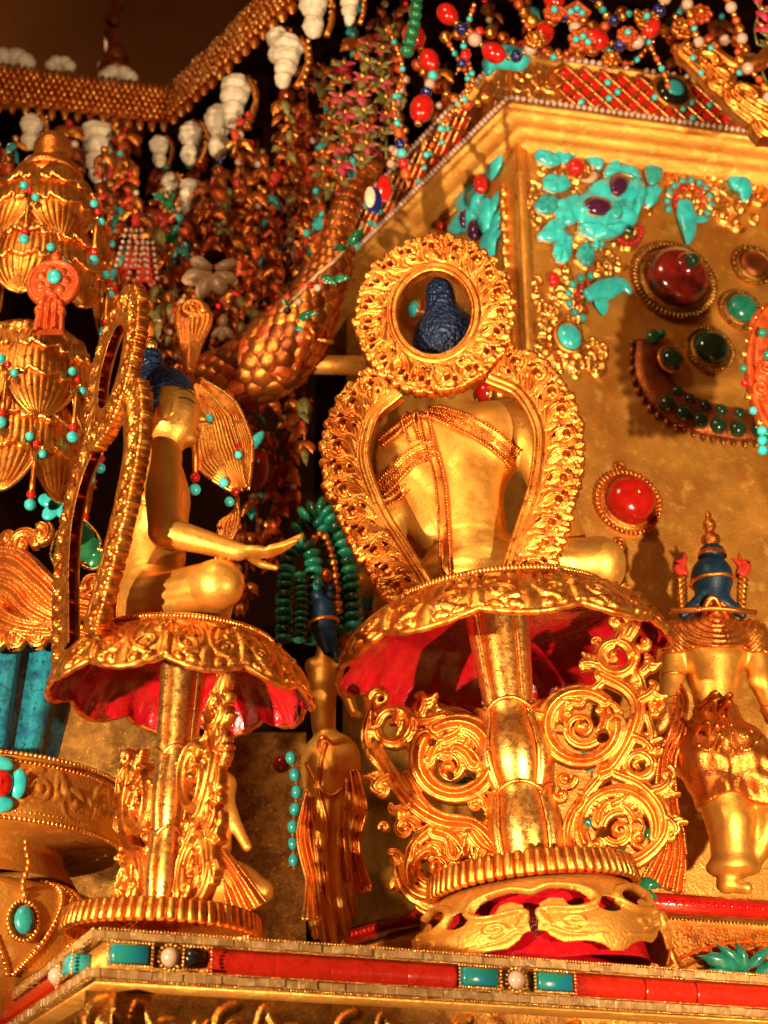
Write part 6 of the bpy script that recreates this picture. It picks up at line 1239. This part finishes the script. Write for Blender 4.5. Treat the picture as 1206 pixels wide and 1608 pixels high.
# ---- scaly carved dragon coiling along the cornice's shaded side
dp = [(330, 600), (390, 585), (445, 545), (480, 500), (500, 460), (525, 410), (535, 350), (560, 300), (592, 258)]; dY = [2.25, 2.22, 2.18, 2.15, 2.14, 2.13, 2.12, 2.12, 2.12]
c = crv([P(x, y, yy) for (x, y), yy in zip(dp, dY)], 60); k = px_size(c[30]); wd = np.interp(np.linspace(0, 1, 60), [0, .2, .45, .7, 1], [46, 62, 44, 26, 12]) * k
dg = thing('carved_dragon', 'copper-gilt scaly dragon body coiling up towards the cornice', 'carving', T(c[0])); MB().tube(c - c[0], wd, 16).build('body', 'copperd', dg)
for i in range(1, 59, 2):
    tg = unit(c[min(59, i + 1)] - c[i - 1]); a = unit(np.cross(tg, [0, 1, .3])); b_ = np.cross(tg, a); nn = 7
    for j in range(nn):
        an = PI * (j + .5 * (i % 4 == 1)) / (nn - 1); d = a * math.cos(an) - b_ * math.sin(an) if b_[1] > 0 else a * math.cos(an) + b_ * math.sin(an)
        bead('scale', rn.choice(('copper', 'orange', 'copper', 'copperd', 'gold')), c[i] + d * wd[i] * .86 - c[0], np.array((wd[i] * .30, wd[i] * .20, wd[i] * .36)), dg, np.stack([np.cross(d, tg), d, tg], 1), n=8)
for i in range(6): b = MB(); p = c[8 + i * 3] - c[0]; b.tube(crv([p, p + np.array([.01, -.03, -.03]) + RNG.uniform(-.02, .02, 3), p + np.array([.03, -.04, -.05]) + RNG.uniform(-.03, .03, 3)], 10), np.linspace(.010, .003, 10), 8); b.build('mane_curl', 'copper', dg)
t = thing('gold_rod', 'plain gold rod running behind the halo to the carved dragon', 'rod'); MB().tube([P(470, 572, 2.2), P(575, 574, 2.2)], .016, 16).build('rod', 'goldw', t)
# ---- vine with green glass leaves
vp = [(572, 352), (535, 400), (500, 430), (470, 462), (440, 490)]; c = crv([P(x, y, 1.98) for x, y in vp], 24); k = px_size(c[0]); vn = thing('glass_vine', 'pale vine with green glass leaves crossing in front of the dragon', 'vine', T(c[0])); MB().tube(c - c[0], 3.2 * k, 6).build('vine_stem', 'cream', vn)
for (x, y), (x2, y2) in (((548, 385), (572, 358)), ((545, 388), (520, 392)), ((520, 440), (552, 436)), ((505, 432), (528, 448)), ((475, 505), (482, 486)), ((462, 515), (478, 520)), ((468, 498), (500, 492)), ((455, 480), (440, 470))): leaf('malach' if x2 % 4 else 'jade', P(x, y, 1.97) - c[0], P(x2, y2, 1.96) - c[0], np.array([.2, -1., .1]), .55, vn, 'glass_leaf')
for x, y in ((498, 452), (512, 440), (470, 474), (452, 488), (488, 448)): bead('bead', rn.choice(('pearl', 'onyx', 'coralg')), P(x, y, 1.965) - c[0], 6 * k, vn)
# ---- flower sprigs and copper tassels in the dark middle
def sprig(label, x, y0, y1, Y, seed, mats, leafm):
    r_ = random.Random(seed); o = P(x, y0, Y); k = px_size(o); t = thing('flower_garland', label, 'garland', T(o), 'hanging flower garlands'); n = int((y1 - y0) / 26); MB().tube(crv([P(x + 5 * math.sin(i * 1.3 + seed), y0 + (y1 - y0) * i / 5, Y) - o for i in range(6)], 16), 2.2 * k, 5).build('stem', leafm, t)
    for i in range(n):
        p = P(x + 6 * math.sin(i * 1.3 + seed), y0 + (i + .5) * 26, Y) - o; m_ = mats[i % len(mats)]
        for j in range(6):
            a = j * 1.05 + r_.uniform(0, 1); d = np.array([math.cos(a), -.7 + .3 * math.sin(j * 2), math.sin(a) - .5]) * k * r_.uniform(13, 22)
            leaf(m_ if (i + j) % 3 else leafm, p, p + d, np.array([.1, -1., .2]), .6, t, 'petal' if (i + j) % 3 else 'leaf')
        bead('flower_heart', 'goldl', p + np.array([0, -k * 8, 0]), k * 5, t, n=8)
sprig('pink and olive flower garland hanging at the top centre', 572, 60, 300, 2.15, 1, ('pink', 'leafo', 'pink'), 'leafo')
sprig('second pink flower garland with olive leaves nearer the cornice', 602, 40, 250, 2.18, 2, ('leafo', 'pink'), 'leafo')
sprig('dusky pink garland left of the olive sprigs', 540, 90, 330, 2.22, 3, ('pinkb', 'copper', 'pink'), 'leafo')
sprig('olive and orange garland in the shade of the canopy', 512, 100, 330, 2.3, 4, ('orange', 'leafo', 'copper'), 'leafo')
sprig('green leafed garland hanging beside the shell pendants', 268, 300, 470, 2.45, 5, ('jade', 'flame'), 'jade')
sprig('bright pink blossom spray at the top right corner', 1190, -20, 70, 1.95, 6, ('pinkb', 'pinkb'), 'leafo')
sprig('olive leaf spray under the pink blossom at the right edge', 1200, 60, 130, 2.0, 7, ('leafo', 'cream'), 'leafo')
tas = [(0, 230, 420), (160, 230, 420), (255, 400, 560), (420, 300, 470), (445, 420, 560), (472, 330, 460), (500, 180, 300), (545, 240, 380), (580, 100, 230), (380, 180, 330), (345, 250, 380), (285, 330, 440), (415, 460, 640), (455, 620, 800), (475, 560, 720), (556, 0, 90), (615, 60, 200), (700, 100, 200), (770, 0, 70), (830, 0, 60), (1120, 20, 110), (1065, 70, 120), (270, 520, 700), (365, 600, 760), (405, 220, 400), (435, 250, 420), (465, 210, 420), (490, 250, 440), (395, 330, 480), (215, 300, 470), (240, 340, 560), (185, 310, 480), (330, 290, 400), (360, 330, 520), (310, 380, 520), (505, 300, 470), (427, 380, 500), (566, 200, 330), (625, 130, 260), (20, 215, 320), (200, 200, 330), (110, 190, 260), (450, 150, 260), (520, 150, 280), (480, 100, 200), (593, 10, 80), (630, 0, 60), (400, 640, 860), (430, 680, 900), (385, 820, 960), (350, 480, 620), (290, 460, 600)]
def place_t(x, y):
    n = sorted(q[0] for q in tas).index(x)
    return f'{("high", "midway up", "low")[0 if y < 215 else 1 if y < 400 else 2]}, {ORD[n % 12]} along from {("the finial", "the white shells", "the carved dragon", "the pink garlands", "the bean stone")[n // 12]}'
for i, (x, y0, y1) in enumerate(tas):
    Y = 2.28 + .02 * (i % 7); o = P(x, y0, Y); k = px_size(o); mats = (('copper', 'orange', 'copperd'), ('copperd', 'flame', 'gold'), ('copper', 'copperd', 'leafo'), ('orange', 'copper', 'turq'))[i % 4]
    t = thing('leaf_tassel', f'{("copper", "dark red and gold", "brown and olive", "orange and turquoise")[i % 4]} leaf tassel, {place_t(x, y0)}{", swaying" if x == 345 else ""}', 'tassel', T(o), 'leaf tassels of the garland curtain')
    MB().tube([np.zeros(3), P(x + 4, y1, Y) - o], 1.8 * k, 5).build('cord', 'copperd', t); n = int((y1 - y0) / 17)
    for j in range(n):
        p = P(x + 7 * math.sin(j * 1.7 + i), y0 + (j + .5) * 17 + rn.uniform(-5, 5), Y + rn.uniform(-.02, .02)) - o; a = rn.uniform(-1, 1); d = np.array([a * .62, rn.uniform(-.5, -.1), -1.0]) * k * rn.uniform(22, 40)
        leaf(rn.choice(mats), p, p + d, np.array([rn.uniform(-.9, .9), -1., .2]), rn.uniform(.4, .75), t, 'metal_leaf'); leaf(rn.choice(mats), p, p + d * (rn.uniform(-1.6, -.3), 1, rn.uniform(.6, 1.1)), np.array([rn.uniform(-.9, .9), -1., .2]), rn.uniform(.4, .75), t, 'metal_leaf')
        if j % 2 == 0: bead('bead', rn.choice(('goldl', 'copper', 'coralg', 'pearl') if i % 5 else ('turqb', 'pearl', 'lapis', 'coralg')), p + np.array([rn.uniform(-8, 8) * k, -10 * k, 0]), k * rn.uniform(4, 7), t, n=8)
back = [(180 + i * 23 + rn.uniform(-5, 5), rn.uniform(150, 330) if i < 12 else rn.uniform(90, 260)) for i in range(19)]
NTH = ORD + ('thirteenth', 'fourteenth', 'fifteenth', 'sixteenth', 'seventeenth', 'eighteenth', 'nineteenth', 'twentieth')
for i, (x, y0) in enumerate(back):
    Y = 2.66 + .03 * (i % 4); y1 = y0 + rn.uniform(240, 330); o = P(x, y0, Y); k = px_size(o); t = thing('leaf_tassel', f'dim coppery leaf tassel in the far row of the curtain, {NTH[i]} from the finial', 'tassel', T(o), 'far leaf tassels of the garland curtain')
    MB().tube([np.zeros(3), P(x + 4, y1, Y) - o], 1.8 * k, 5).build('cord', 'copperd', t)
    for j in range(int((y1 - y0) / 22)):
        p = P(x + 7 * math.sin(j * 1.7 + i), y0 + (j + .5) * 22, Y + rn.uniform(-.02, .02)) - o
        for q in (-1, 1): leaf(rn.choice(('copperd', 'copper', 'orange', 'copperd', 'gold', 'leafo', 'flame')), p, p + np.array([q * rn.uniform(.2, .8), rn.uniform(-.5, 0), -1.0]) * k * rn.uniform(24, 42), np.array([rn.uniform(-.8, .8), -1., .2]), rn.uniform(.45, .8), t, 'metal_leaf')
        if j % 3 == 0: bead('bead', rn.choice(('goldl', 'cream', 'coralg', 'malach')), p + np.array([rn.uniform(-8, 8) * k, -10 * k, 0]), k * rn.uniform(5, 8), t, n=8)
# ---- white stone blossom, copper curtain leaf, red-white tassel and striped stone
L = Loc(335, 420, 2.2); t = thing('stone_blossom', 'cream stone blossom with a dark centre hanging in the garland curtain', 'flower', L.M4())
for i, (a, r, s) in enumerate(((200, 26, 22), (150, 22, 18), (250, 30, 20), (290, 28, 19), (330, 24, 18), (20, 22, 16))): bead('petal', 'cream', (r * math.cos(R(a)), -4 * (i % 2), r * math.sin(R(a)) - 8), (s * .75, 9, s * 1.15), t, np.array(Matrix.Rotation(-R(a - 90), 3, 'Y')))
bead('flower_heart', 'black', (2, -8, 14), (18, 10, 12), t)
for i, (x, y) in enumerate(((350, 515), (285, 490))):
    L = Loc(x, y, 2.2); t = thing('stone_blossom', ('small cream stone bud under the cream blossom', 'tiny cream stone bud left of the cream blossom')[i], 'flower', L.M4())
    for a in (230, 270, 310, 90): bead('petal', 'cream', (12 * math.cos(R(a)), 0, 12 * math.sin(R(a))), (8, 6, 13), t, np.array(Matrix.Rotation(-R(a - 90), 3, 'Y')))
L = Loc(300, 530, 2.05); t = thing('copper_plume', 'orange copper plume ornament rising above the hanging pendant', 'ornament', L.M4()); rl = Relief(-34, 34, -64, 66, 1.3)
for i in range(9): x = -24 + i * 6; rl.stroke(crv([(x * .2, -60), (x * .6, -10), (x + 3 * math.sin(i), 30), (x * .8, 55)], 16), np.linspace(4, 6.5, 16), 1.2, (8 - abs(x) * .3), .4, 1)
rl.stroke(spiral(0, 44, 18, 4, 0, 1.3), np.linspace(8, 5, 35), 1.2, 8); rl.ball(0, 44, 8, 1.2, 10); link('plume', rl.mesh('plume', flat_map(), back=6.), 'copper', t)
L = Loc(585, 312, 2.05); t = thing('striped_stone', 'white and blue striped stone hanging beside the shaded cornice', 'stone', L.M4()); bead('white_face', 'white', (-4, -4, 0), (9, 6, 20), t); bead('blue_edge', 'lapis', (2, 2, -2), (14, 7, 26), t); bead('red_back', 'coralg', (18, 4, 22), (13, 7, 26), t)
for i, (x, y, lb) in enumerate(((210, 400, 'red tassel with pearl strings hanging beyond the left canopy'), (228, 420, 'second red tassel with pearl strings, the nearer one'))):
    L = Loc(x, y, 2.3); t = thing('pearl_tassel', lb, 'tassel', L.M4()); MB().lathe([(3, 40), (9, 30), (12, 0), (20, -40)], 20, lambda t_, a: 1 + .1 * np.cos(a * 9)).build('red_skirt', 'flame', t)
    for j in range(4):
        for q in range(7): bead('pearl', 'pearl', (-12 + j * 8 + q * (j - 1.5) * 1.2, -18, 34 - q * 11), 3.4, t, n=8)
# ---- gold scroll bracket at the top right, and the red-gold pendant at the right edge
L = Loc(1150, 150, 1.95); t = thing('gold_scrollwork', 'chunky gold scrollwork jutting in front of the cornice at the upper right', 'carving', L.M4()); rl = Relief(-90, 95, -90, 100, 1.5)
for x, y, r, a, s in ((-40, 62, 20, 0, 1), (-22, 22, 22, 90, -1), (8, -12, 26, 0, 1), (0, -14, 12, 90, 1), (40, -40, 22, 120, -1), (60, -66, 28, 180, 1), (-62, 80, 16, 90, 1), (-4, 40, 14, 200, 1), (36, 4, 14, 300, -1), (74, -20, 18, 0, 1)): rl.stroke(spiral(x, y, r, r * .2, a, s * 1.2), np.linspace(r * .45, r * .28, 33), 1.3, 4, .35, 1); rl.ball(x, y, r * .35, 1.5, 4)
rl.stroke(crv([(-70, 90), (-40, 50), (-10, 10), (20, -30), (70, -70)], 30), np.linspace(14, 24, 30), .9, 0, .4, 2); rl.stroke(crv([(-20, 90), (10, 62), (50, 70), (60, 90)], 20), [6 + 6 * math.sin(PI * i / 19) for i in range(20)], .9)
link('scroll', rl.mesh('scroll', flat_map(), back=12.), 'gold', t)
for x, y in ((-60, 60), (-30, 80), (10, 30), (-50, 30)): bead('stone', 'turqb', (x, -18, y), 5, t)
L = Loc(1252, 590, 1.86); t = thing('oval_pendant', 'red-gold filigree oval pendant with turquoise edge beads hanging at the right frame edge', 'pendant', L.M4() @ RS(0, R(4), 0)); rl = Relief(-92, 92, -140, 150, 1.6)
rl.stroke([(0, -60), (0, 70)], [70, 76], .22)
for i in range(46):
    a = rn.uniform(0, 2 * PI); q = math.sqrt(rn.random()) * .86; rl.stroke(spiral(76 * q * math.cos(a), 125 * q * math.sin(a), 13, 3, rn.uniform(0, 360), rn.choice((-1.2, 1.2))), np.linspace(4.4, 2.6, 33), 1.3, 15)
rl.stroke([(76 * math.cos(a), 5 + 134 * math.sin(a)) for a in np.linspace(0, 2 * PI, 60)], 6, 1.3, 6); rl.ball(0, 0, 4)
link('filigree_plate', rl.mesh('filigree_plate', flat_map(), back=8.), 'orange', t)
for i in range(34): a = 2 * PI * i / 34; bead('edge_bead', ('turqb', 'goldl', 'malach', 'coralg', 'goldl')[i % 5] if math.sin(a) < .2 else 'goldl', (84 * math.cos(a), -4, 5 + 142 * math.sin(a)), 7 if math.sin(a) < .2 else 4.5, t, n=8)
for i in range(9): bead('drop_bead', ('turqb', 'malach', 'coralg')[i % 3], (-60 + (i % 3) * 14, -6, -105 - (i // 3) * 17), 8, t, n=10)
for x, y in ((-50, 20), (-58, 60), (-40, -20)): bead('stone', 'malach', (x, -24, y), 8, t)
# the light on the upper hall is an added fill, not a fixture; a gold wall strip closes the lower dark gap behind the left stand
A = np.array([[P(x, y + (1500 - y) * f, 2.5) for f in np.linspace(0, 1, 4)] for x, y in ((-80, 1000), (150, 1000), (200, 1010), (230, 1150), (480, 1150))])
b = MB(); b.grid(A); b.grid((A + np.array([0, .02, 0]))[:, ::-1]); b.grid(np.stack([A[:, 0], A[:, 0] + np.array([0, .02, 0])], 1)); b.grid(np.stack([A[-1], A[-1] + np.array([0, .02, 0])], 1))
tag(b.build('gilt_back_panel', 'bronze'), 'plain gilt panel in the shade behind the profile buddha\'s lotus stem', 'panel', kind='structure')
